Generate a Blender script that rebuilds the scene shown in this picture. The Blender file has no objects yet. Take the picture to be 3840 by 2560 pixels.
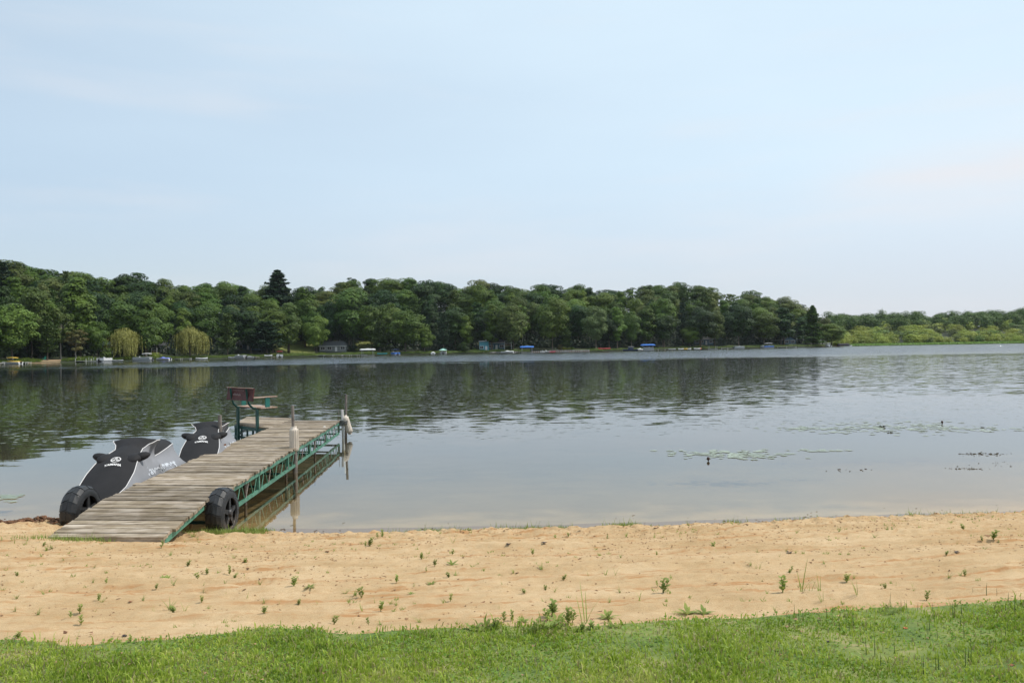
import bpy, math, random
import numpy as np
from math import sin, cos, pi, radians, atan2, hypot, sqrt
from mathutils import Vector, Matrix, Euler

random.seed(7)
NP = np.random.RandomState(11)
S = bpy.context.scene
C = S.collection

# ------------------------------------------------------------------ camera
F = 3100.0                       # focal length in photograph pixels (3840 wide)
CH = 2.18                        # eye height above the lake
PITCH = math.atan(25.0 / F)
ROLL = radians(0.97)
cp, sp_, cr, sr = cos(PITCH), sin(PITCH), cos(ROLL), sin(ROLL)
UW = Vector((0, -sp_, cp))
FW = Vector((0, cp, sp_))
XR = Vector((1, 0, 0))
CR = XR * cr - UW * sr
CU = XR * sr + UW * cr
cam_d = bpy.data.cameras.new('camera')
cam = bpy.data.objects.new('camera', cam_d)
C.objects.link(cam)
cam_d.sensor_width = 36
cam_d.sensor_fit = 'HORIZONTAL'
cam_d.lens = F / 3840 * 36
cam_d.clip_start = 0.1
cam_d.clip_end = 6000
M = Matrix((CR, CU, -FW)).transposed().to_4x4()
M.translation = (0, 0, CH)
cam.matrix_world = M
S.camera = cam

# ------------------------------------------------------------------ world and sun
SUN_EL, SUN_AZ = radians(56), radians(84)      # azimuth clockwise from +Y
w = bpy.data.worlds.new('World')
S.world = w
w.use_nodes = True
nt = w.node_tree
nt.nodes.clear()
def wn(t, **k):
    n = nt.nodes.new(t)
    for a, b in k.items():
        setattr(n, a, b)
    return n
sky = wn('ShaderNodeTexSky')
sky.sky_type = 'NISHITA'
sky.sun_disc = False
sky.sun_elevation = SUN_EL
sky.sun_rotation = SUN_AZ
sky.air_density = 1.0
sky.dust_density = 1.0
sky.ozone_density = 1.3
sky.altitude = 200
SKY_STRENGTH = 0.125
wtc = wn('ShaderNodeTexCoord')
wmap = wn('ShaderNodeMapping')
wmap.inputs['Scale'].default_value = (1.0, 1.0, 5.0)
wnoi = wn('ShaderNodeTexNoise')
wnoi.inputs['Scale'].default_value = 1.6
wnoi.inputs['Detail'].default_value = 4
wnoi.inputs['Roughness'].default_value = 0.5
wramp = wn('ShaderNodeMapRange')
wramp.inputs['From Min'].default_value = 0.35
wramp.inputs['From Max'].default_value = 0.75
wramp.inputs['To Min'].default_value = 0.62
wramp.inputs['To Max'].default_value = 0.72
wmix = wn('ShaderNodeMixRGB')
wmix.inputs['Color2'].default_value = (6.3, 7.9, 9.6, 1)      # thin high veil of cloud
wbg = wn('ShaderNodeBackground')
wbg.inputs['Strength'].default_value = SKY_STRENGTH
wout = wn('ShaderNodeOutputWorld')
L = nt.links.new
wdot = wn('ShaderNodeVectorMath', operation='DOT_PRODUCT')
wdot.inputs[1].default_value = (cos(SUN_EL) * sin(SUN_AZ), cos(SUN_EL) * cos(SUN_AZ), sin(SUN_EL))
L(wtc.outputs['Generated'], wdot.inputs[0])
wfs = wn('ShaderNodeMapRange')          # forward scattering: the veil is brighter and thicker toward the sun
wfs.inputs['From Min'].default_value = -0.30; wfs.inputs['From Max'].default_value = 0.45
wfs.inputs['To Min'].default_value = -0.27; wfs.inputs['To Max'].default_value = 0.26
L(wdot.outputs['Value'], wfs.inputs['Value'])
wadd = wn('ShaderNodeMath', operation='ADD')
wsep = wn('ShaderNodeSeparateXYZ'); L(wtc.outputs['Generated'], wsep.inputs[0])
whz = wn('ShaderNodeMapRange'); whz.interpolation_type = 'SMOOTHSTEP'
whz.inputs['From Min'].default_value = 0.0; whz.inputs['From Max'].default_value = 0.22
L(wsep.outputs['Z'], whz.inputs['Value'])
wvc = wn('ShaderNodeMixRGB')            # the veil is warmer where more air lies under it
wvc.inputs['Color1'].default_value = (5.7, 6.05, 6.7, 1)
wvc.inputs['Color2'].default_value = (6.05, 7.35, 8.35, 1)
L(whz.outputs['Result'], wvc.inputs['Fac'])
wmap2 = wn('ShaderNodeMapping'); wmap2.inputs['Scale'].default_value = (1.3, 1.3, 9.0)
wn2 = wn('ShaderNodeTexNoise'); wn2.inputs['Scale'].default_value = 1.7; wn2.inputs['Detail'].default_value = 5; wn2.inputs['Roughness'].default_value = .5
L(wtc.outputs['Generated'], wmap2.inputs['Vector']); L(wmap2.outputs['Vector'], wn2.inputs['Vector'])
wr2 = wn('ShaderNodeMapRange'); wr2.interpolation_type = 'SMOOTHSTEP'
wr2.inputs['From Min'].default_value = .48; wr2.inputs['From Max'].default_value = .72; wr2.inputs['To Max'].default_value = .28
L(wn2.outputs['Fac'], wr2.inputs['Value'])
wcl = wn('ShaderNodeMixRGB'); wcl.inputs['Color2'].default_value = (6.9, 6.8, 7.0, 1)     # faint warm cirrus streaks
L(wtc.outputs['Generated'], wmap.inputs['Vector'])
L(wmap.outputs['Vector'], wnoi.inputs['Vector'])
L(wnoi.outputs['Fac'], wramp.inputs['Value'])
L(wramp.outputs['Result'], wadd.inputs[0]); L(wfs.outputs['Result'], wadd.inputs[1]); L(wadd.outputs[0], wmix.inputs['Fac'])
L(wvc.outputs['Color'], wmix.inputs['Color2'])
L(sky.outputs['Color'], wmix.inputs['Color1'])
L(wmix.outputs['Color'], wcl.inputs['Color1']); 
def wmr(src, a, b_, c, d):
    r_ = wn('ShaderNodeMapRange'); r_.interpolation_type = 'SMOOTHSTEP'
    for k_, v_ in zip(('From Min', 'From Max', 'To Min', 'To Max'), (a, b_, c, d)): r_.inputs[k_].default_value = v_
    L(src, r_.inputs['Value']); return r_.outputs['Result']
def wmul(a, b_):
    q_ = wn('ShaderNodeMath', operation='MULTIPLY'); L(a, q_.inputs[0]); L(b_, q_.inputs[1]); return q_.outputs[0]
# one soft warm bank of cloud low over the right end of the lake
bank = wmul(wmul(wmr(wsep.outputs['X'], .30, .52, 0, .75), wmr(wsep.outputs['Z'], .10, .17, 0, 1)), wmul(wmr(wsep.outputs['Z'], .18, .26, 1, 0), wmr(wn2.outputs['Fac'], .35, .6, .3, 1)))
wsum = wn('ShaderNodeMath', operation='ADD'); wsum.use_clamp = True
L(wr2.outputs['Result'], wsum.inputs[0]); L(bank, wsum.inputs[1]); L(wsum.outputs[0], wcl.inputs['Fac']); L(wcl.outputs['Color'], wbg.inputs['Color'])
L(wbg.outputs['Background'], wout.inputs['Surface'])

sun_d = bpy.data.lights.new('sun', 'SUN')
sun_d.energy = 3.3
sun_d.angle = radians(0.6)
sun_d.color = (1.0, 0.95, 0.87)
sun = bpy.data.objects.new('sun', sun_d)
C.objects.link(sun)
sdir = Vector((cos(SUN_EL) * sin(SUN_AZ), cos(SUN_EL) * cos(SUN_AZ), sin(SUN_EL)))
sun.rotation_euler = sdir.to_track_quat('Z', 'Y').to_euler()
S.view_settings.view_transform = 'Standard'
S.view_settings.look = 'None'
S.view_settings.exposure = 0.0
S.view_settings.gamma = 1.0
S.view_settings.use_curve_mapping = False
S.render.film_transparent = False
S.cycles.max_bounces = 8
S.cycles.transparent_max_bounces = 12
S.cycles.caustics_reflective = False
S.cycles.caustics_refractive = False

# ------------------------------------------------------------------ picture measurements to world points
def ray(px, py):
    return CR * ((px - 1920) / F) + CU * ((1280 - py) / F) + FW
def atD(px, py, D):
    r = ray(px, py); t = D / r.y
    return Vector((r.x * t, D, CH + r.z * t))
def onZ(px, py, z=0.0):
    r = ray(px, py); t = (z - CH) / r.z
    return Vector((r.x * t, r.y * t, z))
def hor(px):
    return 1337.7 - 0.017 * px
def Xat(px, D):
    return atD(px, hor(px), D).x
def lerp_tab(x, tab):
    return float(np.interp(x, [a for a, b in tab], [b for a, b in tab]))

# ------------------------------------------------------------------ smooth random fields
class Noise2:
    def __init__(self, seed):
        self.g = np.random.RandomState(seed).rand(256, 256)
    def __call__(self, x, y):
        x = np.asarray(x, float); y = np.asarray(y, float)
        xi = np.floor(x).astype(int); yi = np.floor(y).astype(int)
        fx = x - xi; fy = y - yi
        fx = fx * fx * (3 - 2 * fx); fy = fy * fy * (3 - 2 * fy)
        g = self.g
        a = g[xi % 256, yi % 256]; b = g[(xi + 1) % 256, yi % 256]
        c = g[xi % 256, (yi + 1) % 256]; d = g[(xi + 1) % 256, (yi + 1) % 256]
        return (a * (1 - fx) + b * fx) * (1 - fy) + (c * (1 - fx) + d * fx) * fy
N1, N2, N3, N4 = Noise2(1), Noise2(2), Noise2(3), Noise2(4)

# ------------------------------------------------------------------ materials
MATS = {}
def new_mat(name):
    m = bpy.data.materials.new(name)
    m.use_nodes = True
    n = m.node_tree
    b = n.nodes.get('Principled BSDF')
    return m, n, b
def node(n, t, **k):
    x = n.nodes.new(t)
    for a, b in k.items():
        setattr(x, a, b)
    return x
def ramp(n, stops):
    r = node(n, 'ShaderNodeValToRGB')
    e = r.color_ramp.elements
    while len(e) > 1:
        e.remove(e[-1])
    e[0].position = stops[0][0]; e[0].color = (*stops[0][1], 1)
    for p, c in stops[1:]:
        x = e.new(p); x.color = (*c, 1)
    return r
def noise(n, scale, detail=4, rough=.55, vec=None, mscale=None, coord='Object'):
    t = node(n, 'ShaderNodeTexNoise')
    t.inputs['Scale'].default_value = scale
    t.inputs['Detail'].default_value = detail
    t.inputs['Roughness'].default_value = rough
    if vec is None:
        tc = node(n, 'ShaderNodeTexCoord')
        vec = tc.outputs[coord]
    if mscale:
        mp = node(n, 'ShaderNodeMapping')
        mp.inputs['Scale'].default_value = mscale
        n.links.new(vec, mp.inputs['Vector'])
        vec = mp.outputs['Vector']
    n.links.new(vec, t.inputs['Vector'])
    return t
def simple(name, col, rough=.6, metal=0.0, var=.18, nscale=6, bump=0.0, spec=.4, objvar=0.0, mscale=None, coat=0.0):
    """a colour with mottled wear, slight variation per object and fine relief"""
    if name in MATS:
        return MATS[name]
    m, n, b = new_mat(name)
    t = noise(n, nscale, 5, .6, mscale=mscale)
    lo = tuple(max(0, c * (1 - var)) for c in col); hi = tuple(min(1, c * (1 + var)) for c in col)
    r = ramp(n, [(.3, lo), (.7, hi)])
    n.links.new(t.outputs['Fac'], r.inputs['Fac'])
    out = r.outputs['Color']
    if objvar:
        oi = node(n, 'ShaderNodeObjectInfo')
        mr = node(n, 'ShaderNodeMapRange')
        mr.inputs['To Min'].default_value = 1 - objvar
        mr.inputs['To Max'].default_value = 1 + objvar
        n.links.new(oi.outputs['Random'], mr.inputs['Value'])
        hs = node(n, 'ShaderNodeHueSaturation')
        n.links.new(mr.outputs['Result'], hs.inputs['Value'])
        n.links.new(out, hs.inputs['Color'])
        out = hs.outputs['Color']
    n.links.new(out, b.inputs['Base Color'])
    b.inputs['Roughness'].default_value = rough
    b.inputs['Metallic'].default_value = metal
    b.inputs['Specular IOR Level'].default_value = spec
    b.inputs['Coat Weight'].default_value = coat
    if bump:
        bp = node(n, 'ShaderNodeBump')
        bp.inputs['Strength'].default_value = bump
        bp.inputs['Distance'].default_value = 0.01
        n.links.new(t.outputs['Fac'], bp.inputs['Height'])
        n.links.new(bp.outputs['Normal'], b.inputs['Normal'])
    MATS[name] = m
    return m
def leafmat(name, col, col2, objvar=.25, transl=.3, nscale=.35, hue=.03, rough=.55):
    if name in MATS:
        return MATS[name]
    m, n, b = new_mat(name)
    t = noise(n, nscale, 3, .6)
    r = ramp(n, [(.32, col), (.68, col2)])
    n.links.new(t.outputs['Fac'], r.inputs['Fac'])
    oi = node(n, 'ShaderNodeObjectInfo')
    mr = node(n, 'ShaderNodeMapRange')
    mr.inputs['To Min'].default_value = 1 - objvar
    mr.inputs['To Max'].default_value = 1 + objvar
    n.links.new(oi.outputs['Random'], mr.inputs['Value'])
    mh = node(n, 'ShaderNodeMath', operation='MULTIPLY')
    mh.inputs[1].default_value = 7.31
    fr = node(n, 'ShaderNodeMath', operation='FRACT')
    n.links.new(oi.outputs['Random'], mh.inputs[0]); n.links.new(mh.outputs[0], fr.inputs[0])
    mr2 = node(n, 'ShaderNodeMapRange')
    mr2.inputs['To Min'].default_value = .5 - hue
    mr2.inputs['To Max'].default_value = .5 + hue * .05
    n.links.new(fr.outputs[0], mr2.inputs['Value'])
    hs = node(n, 'ShaderNodeHueSaturation')
    n.links.new(mr.outputs['Result'], hs.inputs['Value'])
    n.links.new(mr2.outputs['Result'], hs.inputs['Hue'])
    n.links.new(r.outputs['Color'], hs.inputs['Color'])
    n.links.new(hs.outputs['Color'], b.inputs['Base Color'])
    b.inputs['Roughness'].default_value = rough
    b.inputs['Specular IOR Level'].default_value = .25
    tr = node(n, 'ShaderNodeBsdfTranslucent')
    n.links.new(hs.outputs['Color'], tr.inputs['Color'])
    mx = node(n, 'ShaderNodeMixShader')
    mx.inputs[0].default_value = transl
    o = n.nodes.get('Material Output')
    n.links.new(b.outputs[0], mx.inputs[1]); n.links.new(tr.outputs[0], mx.inputs[2])
    n.links.new(mx.outputs[0], o.inputs['Surface'])
    MATS[name] = m
    return m

# ------------------------------------------------------------------ mesh building
class MB:
    def __init__(self):
        self.v = []; self.f = []; self.mi = []; self.cur = 0; self.sm = []
    def add(self, vs, fs, smooth=False):
        k = len(self.v)
        self.v += [tuple(p) for p in vs]
        for f in fs:
            self.f.append(tuple(i + k for i in f)); self.mi.append(self.cur); self.sm.append(smooth)
        return self
    def box(self, c, s, rz=0, rx=0, ry=0):
        E = Euler((rx, ry, rz)).to_matrix()
        vs = []
        for dx in (-.5, .5):
            for dy in (-.5, .5):
                for dz in (-.5, .5):
                    vs.append(Vector(c) + E @ Vector((dx * s[0], dy * s[1], dz * s[2])))
        return self.add(vs, [(0, 1, 3, 2), (4, 6, 7, 5), (0, 4, 5, 1), (2, 3, 7, 6), (0, 2, 6, 4), (1, 5, 7, 3)])
    def tube(self, pts, rs, n=8, cap=True, smooth=True):
        pts = [Vector(p) for p in pts]
        if not hasattr(rs, '__len__'):
            rs = [rs] * len(pts)
        vs = []; fs = []
        for i, p in enumerate(pts):
            d = (pts[min(i + 1, len(pts) - 1)] - pts[max(i - 1, 0)])
            if d.length < 1e-9: d = Vector((0, 0, 1))
            d.normalize()
            a = d.orthogonal().normalized() if i == 0 else (a - d * a.dot(d)).normalized()
            b = d.cross(a)
            for k in range(n):
                t = 2 * pi * k / n
                vs.append(p + (a * cos(t) + b * sin(t)) * rs[i])
        for i in range(len(pts) - 1):
            for k in range(n):
                k2 = (k + 1) % n
                fs.append((i * n + k, i * n + k2, (i + 1) * n + k2, (i + 1) * n + k))
        self.add(vs, fs, smooth)
        if cap:
            self.add([vs[k] for k in range(n)], [tuple(reversed(range(n)))])
            self.add([vs[(len(pts) - 1) * n + k] for k in range(n)], [tuple(range(n))])
        return self
    def prism(self, poly, z0, z1):
        """upright prism on a ground polygon (counter-clockwise)"""
        n = len(poly)
        vs = [(p[0], p[1], z0) for p in poly] + [(p[0], p[1], z1) for p in poly]
        fs = [tuple(reversed(range(n))), tuple(range(n, 2 * n))]
        fs += [(i, (i + 1) % n, n + (i + 1) % n, n + i) for i in range(n)]
        return self.add(vs, fs)
    def loft(self, secs, closed=True, caps=True, smooth=True):
        n = len(secs[0]); vs = [p for s in secs for p in s]; fs = []
        for i in range(len(secs) - 1):
            for k in range(n if closed else n - 1):
                k2 = (k + 1) % n
                fs.append((i * n + k, i * n + k2, (i + 1) * n + k2, (i + 1) * n + k))
        self.add(vs, fs, smooth)
        if caps:
            self.add(secs[0], [tuple(reversed(range(n)))]); self.add(secs[-1], [tuple(range(n))])
        return self
    def ell(self, c, r, nu=10, nv=6, E=None):
        vs = []; fs = []
        for j in range(nv + 1):
            t = pi * j / nv
            for k in range(nu):
                a = 2 * pi * k / nu
                p = Vector((r[0] * sin(t) * cos(a), r[1] * sin(t) * sin(a), r[2] * cos(t)))
                if E: p = E @ p
                vs.append(Vector(c) + p)
        for j in range(nv):
            for k in range(nu):
                k2 = (k + 1) % nu
                fs.append((j * nu + k, (j + 1) * nu + k, (j + 1) * nu + k2, j * nu + k2))
        return self.add(vs, fs, True)
    def mesh(self, name, mats):
        me = bpy.data.meshes.new(name)
        me.from_pydata(self.v, [], self.f)
        if not isinstance(mats, (list, tuple)): mats = [mats]
        for m in mats: me.materials.append(m)
        if any(self.mi): me.polygons.foreach_set('material_index', self.mi)
        me.polygons.foreach_set('use_smooth', self.sm)
        me.update()
        return me
    def build(self, name, mats, parent=None, loc=None, rz=0):
        o = bpy.data.objects.new(name, self.mesh(name, mats))
        C.objects.link(o)
        if parent is not None: o.parent = parent
        if loc is not None: o.location = loc
        if rz: o.rotation_euler.z = rz
        return o
def np_mesh(name, V, Fq, mats, mi=None, smooth=False):
    me = bpy.data.meshes.new(name)
    V = np.asarray(V, np.float32); Fq = np.asarray(Fq, np.int32)
    k = Fq.shape[1]
    me.vertices.add(len(V)); me.vertices.foreach_set('co', V.ravel())
    me.loops.add(Fq.size); me.loops.foreach_set('vertex_index', Fq.ravel())
    me.polygons.add(len(Fq)); me.polygons.foreach_set('loop_start', np.arange(0, Fq.size, k, dtype=np.int32))
    me.polygons.foreach_set('loop_total', np.full(len(Fq), k, np.int32))
    if not isinstance(mats, (list, tuple)): mats = [mats]
    for m in mats: me.materials.append(m)
    if mi is not None: me.polygons.foreach_set('material_index', np.asarray(mi, np.int32))
    me.polygons.foreach_set('use_smooth', np.full(len(Fq), smooth))
    me.update(calc_edges=True); me.validate()
    return me
def link(name, me, parent=None):
    o = bpy.data.objects.new(name, me); C.objects.link(o)
    if parent is not None: o.parent = parent
    return o
def tag(o, label=None, cat=None, group=None, kind=None):
    if label: o['label'] = label
    if cat: o['category'] = cat
    if group: o['group'] = group
    if kind: o['kind'] = kind
    return o
def empty(name, loc=(0, 0, 0), rz=0, label=None, cat=None, group=None):
    o = bpy.data.objects.new(name, None); C.objects.link(o)
    o.location = loc; o.rotation_euler = (0, 0, rz); o.empty_display_size = .2
    return tag(o, label, cat, group)
def copy_tree(o, parent=None):
    c = o.copy(); C.objects.link(c); c.parent = parent
    for ch in list(o.children):
        copy_tree(ch, c)
    return c

# ------------------------------------------------------------------ shape of the near ground
SHORE = [(-40, 16), (-14, 12.6), (-9, 11.3), (-6.6, 10.65), (-5.9, 10.75), (-5.0, 10.35), (-4.2, 10.0), (-2.94, 9.9), (-1.33, 9.83),
         (.26, 9.9), (1.87, 10.0), (3.9, 10.25), (6.4, 10.4), (9, 10.8), (14, 12.2), (40, 17)]
def shoreY(x):
    x = np.asarray(x, float)
    y = np.interp(x, [a for a, b in SHORE], [b for a, b in SHORE])
    return y + (N2(x * 1.7 + 50, x * 0 + 3.3) - .5) * .12 + (N2(x * 6 + 9, x * 0 + 7.3) - .5) * .05
PROF = [(-500, -4), (-60, -3.5), (-20, -1.5), (-8, -.7), (-3, -.33), (-1, -.15), (0, 0), (.15, .04), (.5, .10), (1.25, .20), (3, .38), (5, .53),
        (7, .66), (10, .8), (30, 1.3), (300, 3)]
def baseZ(x, y):
    s = shoreY(x) - np.asarray(y, float)
    return np.interp(s, [a for a, b in PROF], [b for a, b in PROF])
GRASS = [(-40, 4.2), (-8, 4.7), (-3, 4.86), (-2.45, 4.72), (-2.17, 4.78), (-1.79, 4.95), (-1.55, 5.02), (-.98, 4.88), (-.35, 4.95), (.13, 4.95),
         (.94, 5.03), (1.44, 5.06), (1.86, 5.1), (2.5, 5.2), (3.33, 5.4), (8, 6.2), (40, 8)]
def grassY(x):
    x = np.asarray(x, float)
    y = np.interp(x, [a for a, b in GRASS], [b for a, b in GRASS])
    return y + (N3(x * 2.2 + 20, x * 0 + 1.5) - .5) * .14 + (N3(x * 9 + 20, x * 0 + 5.5) - .5) * .07
def groundZ(x, y):
    x = np.asarray(x, float); y = np.asarray(y, float)
    z = baseZ(x, y)
    s = shoreY(x) - y
    land = np.clip(s * 4, 0, 1)
    sandy = land * np.clip((y - grassY(x)) * 6, 0.15, 1)
    # long shallow rake lines across the beach, trampled lumps nearer the water
    rid = N1(x * .22 + 3, y * 5.5 + x * .35) - .5
    rid2 = N4(x * .5, y * 13 + x * .9) - .5
    big = N2(x * .8, y * .9) - .5
    lump = N3(x * 11, y * 13) - .5
    fine = N4(x * 26, y * 28) - .5
    near = np.clip(1.6 - s, 0.25, 1.0)
    z = z + sandy * (rid * .036 + np.clip(rid2 - .12, 0, .5) * .10 + big * .035 + lump * .045 * near * np.clip(s * 3, .15, 1) + fine * .032 * (near + .2))
    return z
def gz(x, y):
    return float(groundZ(x, y))
def onGround(px, py):
    z = .3
    for _ in range(12):
        p = onZ(px, py, z); z = float(baseZ(p.x, p.y))
    return Vector((p.x, p.y, gz(p.x, p.y)))

def axis(parts):
    out = []
    for a, b, step in parts:
        n = max(1, int(round((b - a) / step)))
        out += list(np.linspace(a, b, n, endpoint=False))
    out.append(parts[-1][1])
    return np.array(out)
gx = axis([(-700, -60, 40), (-60, -12, 3), (-12, -7, .25), (-7, 7.2, .028), (7.2, 12, .25), (12, 60, 3), (60, 700, 40)])
gy1 = axis([(-80, -10, 10), (-10, 3.2, .6), (3.2, 10.9, .028)])
gy2 = axis([(10.9, 14, .25), (14, 30, 1.5), (30, 100, 8), (100, 1500, 50)])
def grid(name, xs, ys, zf, mat, smooth=True):
    X, Y = np.meshgrid(xs, ys)
    Z = zf(X, Y)
    V = np.stack([X.ravel(), Y.ravel(), Z.ravel()], 1)
    nx, ny = len(xs), len(ys)
    i = np.arange(nx - 1)[None, :] + np.arange(ny - 1)[:, None] * nx
    Fq = np.stack([i, i + 1, i + 1 + nx, i + nx], -1).reshape(-1, 4)
    return link(name, np_mesh(name, V, Fq, mat, smooth=smooth))

# sand and turf: colour of the ground itself
def ground_mat():
    m, n, b = new_mat('sand_and_soil')
    tc = node(n, 'ShaderNodeTexCoord')
    v = tc.outputs['Object']
    a = noise(n, 1.3, 5, .6, v, (1, 2.2, 1))
    r1 = ramp(n, [(.3, (.43, .295, .155)), (.5, (.515, .365, .205)), (.7, (.59, .435, .26))])
    n.links.new(a.outputs['Fac'], r1.inputs['Fac'])
    g = noise(n, 240, 3, .7, v)
    r2 = ramp(n, [(.36, (.58, .5, .44)), (.5, (1, 1, 1)), (.66, (1.1, 1.08, 1.05))])
    n.links.new(g.outputs['Fac'], r2.inputs['Fac'])
    m1 = node(n, 'ShaderNodeMixRGB', blend_type='MULTIPLY'); m1.inputs[0].default_value = .75
    n.links.new(r1.outputs[0], m1.inputs[1]); n.links.new(r2.outputs[0], m1.inputs[2])
    # reddish coarse patches near the water
    p = noise(n, 20, 6, .8, v, (.8, 2.0, 1))
    r3 = ramp(n, [(.5, (0, 0, 0)), (.64, (1, 1, 1))])
    n.links.new(p.outputs['Fac'], r3.inputs['Fac'])
    m2 = node(n, 'ShaderNodeMixRGB')
    m2.inputs[2].default_value = (.40, .22, .095, 1)
    mm = node(n, 'ShaderNodeMath', operation='MULTIPLY'); mm.inputs[1].default_value = .55
    n.links.new(r3.outputs[0], mm.inputs[0]); n.links.new(mm.outputs[0], m2.inputs[0])
    n.links.new(m1.outputs[0], m2.inputs[1])
    zr = node(n, 'ShaderNodeSeparateXYZ'); n.links.new(v, zr.inputs[0])
    nearw = node(n, 'ShaderNodeMapRange'); nearw.inputs['From Min'].default_value = .42; nearw.inputs['From Max'].default_value = .12
    nearw.inputs['To Min'].default_value = .5; nearw.inputs['To Max'].default_value = .9
    n.links.new(zr.outputs['Z'], nearw.inputs['Value']); n.links.new(nearw.outputs[0], mm.inputs[1])
    # damp orange sand and painted shade of small scarps along the rake lines
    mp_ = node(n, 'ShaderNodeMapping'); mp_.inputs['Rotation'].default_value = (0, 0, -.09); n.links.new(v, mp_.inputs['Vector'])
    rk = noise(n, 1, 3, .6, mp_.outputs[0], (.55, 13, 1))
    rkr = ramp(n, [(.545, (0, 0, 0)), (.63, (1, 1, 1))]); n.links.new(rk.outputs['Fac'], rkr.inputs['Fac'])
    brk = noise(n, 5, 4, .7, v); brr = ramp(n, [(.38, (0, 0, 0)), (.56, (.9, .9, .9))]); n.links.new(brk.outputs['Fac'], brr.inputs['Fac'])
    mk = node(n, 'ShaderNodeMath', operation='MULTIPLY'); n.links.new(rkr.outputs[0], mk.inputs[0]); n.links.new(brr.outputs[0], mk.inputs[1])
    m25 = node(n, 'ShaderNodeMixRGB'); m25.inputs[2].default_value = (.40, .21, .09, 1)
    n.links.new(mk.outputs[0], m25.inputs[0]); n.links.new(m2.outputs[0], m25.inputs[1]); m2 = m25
    # wet strip along the water by height
    sx = node(n, 'ShaderNodeSeparateXYZ')
    n.links.new(v, sx.inputs[0])
    wet = node(n, 'ShaderNodeMapRange')
    wet.inputs['From Min'].default_value = .075; wet.inputs['From Max'].default_value = .015
    n.links.new(sx.outputs['Z'], wet.inputs['Value'])
    m3 = node(n, 'ShaderNodeMixRGB'); m3.inputs[2].default_value = (.22, .14, .075, 1)
    n.links.new(wet.outputs[0], m3.inputs[0]); n.links.new(m2.outputs[0], m3.inputs[1])
    n.links.new(m3.outputs[0], b.inputs['Base Color'])
    b.inputs['Roughness'].default_value = .95
    b.inputs['Specular IOR Level'].default_value = .15
    bp = node(n, 'ShaderNodeBump'); bp.inputs['Strength'].default_value = .6; bp.inputs['Distance'].default_value = .006
    g2 = noise(n, 90, 5, .75, v)
    n.links.new(g2.outputs['Fac'], bp.inputs['Height'])
    n.links.new(bp.outputs[0], b.inputs['Normal'])
    return m
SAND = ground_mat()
def bed_mat():
    m, n, b = new_mat('lake_bed_silt')
    tc = node(n, 'ShaderNodeTexCoord'); v = tc.outputs['Object']
    sx = node(n, 'ShaderNodeSeparateXYZ'); n.links.new(v, sx.inputs[0])
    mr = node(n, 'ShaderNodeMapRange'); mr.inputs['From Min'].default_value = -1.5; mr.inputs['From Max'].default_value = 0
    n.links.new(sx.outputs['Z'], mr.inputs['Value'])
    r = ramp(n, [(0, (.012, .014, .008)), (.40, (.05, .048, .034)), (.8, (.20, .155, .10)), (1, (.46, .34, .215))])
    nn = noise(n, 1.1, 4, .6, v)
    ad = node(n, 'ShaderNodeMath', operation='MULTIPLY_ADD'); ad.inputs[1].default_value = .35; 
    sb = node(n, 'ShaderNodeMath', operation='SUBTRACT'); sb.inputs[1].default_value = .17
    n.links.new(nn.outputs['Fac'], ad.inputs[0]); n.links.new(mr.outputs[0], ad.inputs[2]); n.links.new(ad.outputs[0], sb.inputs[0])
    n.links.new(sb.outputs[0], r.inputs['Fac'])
    n.links.new(r.outputs[0], b.inputs['Base Color']); b.inputs['Roughness'].default_value = .9
    return m
BED = bed_mat()
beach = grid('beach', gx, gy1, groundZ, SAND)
tag(beach, 'raked tan sand beach sloping down to the lake', kind='structure')
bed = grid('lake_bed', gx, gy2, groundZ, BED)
tag(bed, 'sandy lake bottom darkening with depth', kind='structure')

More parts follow.
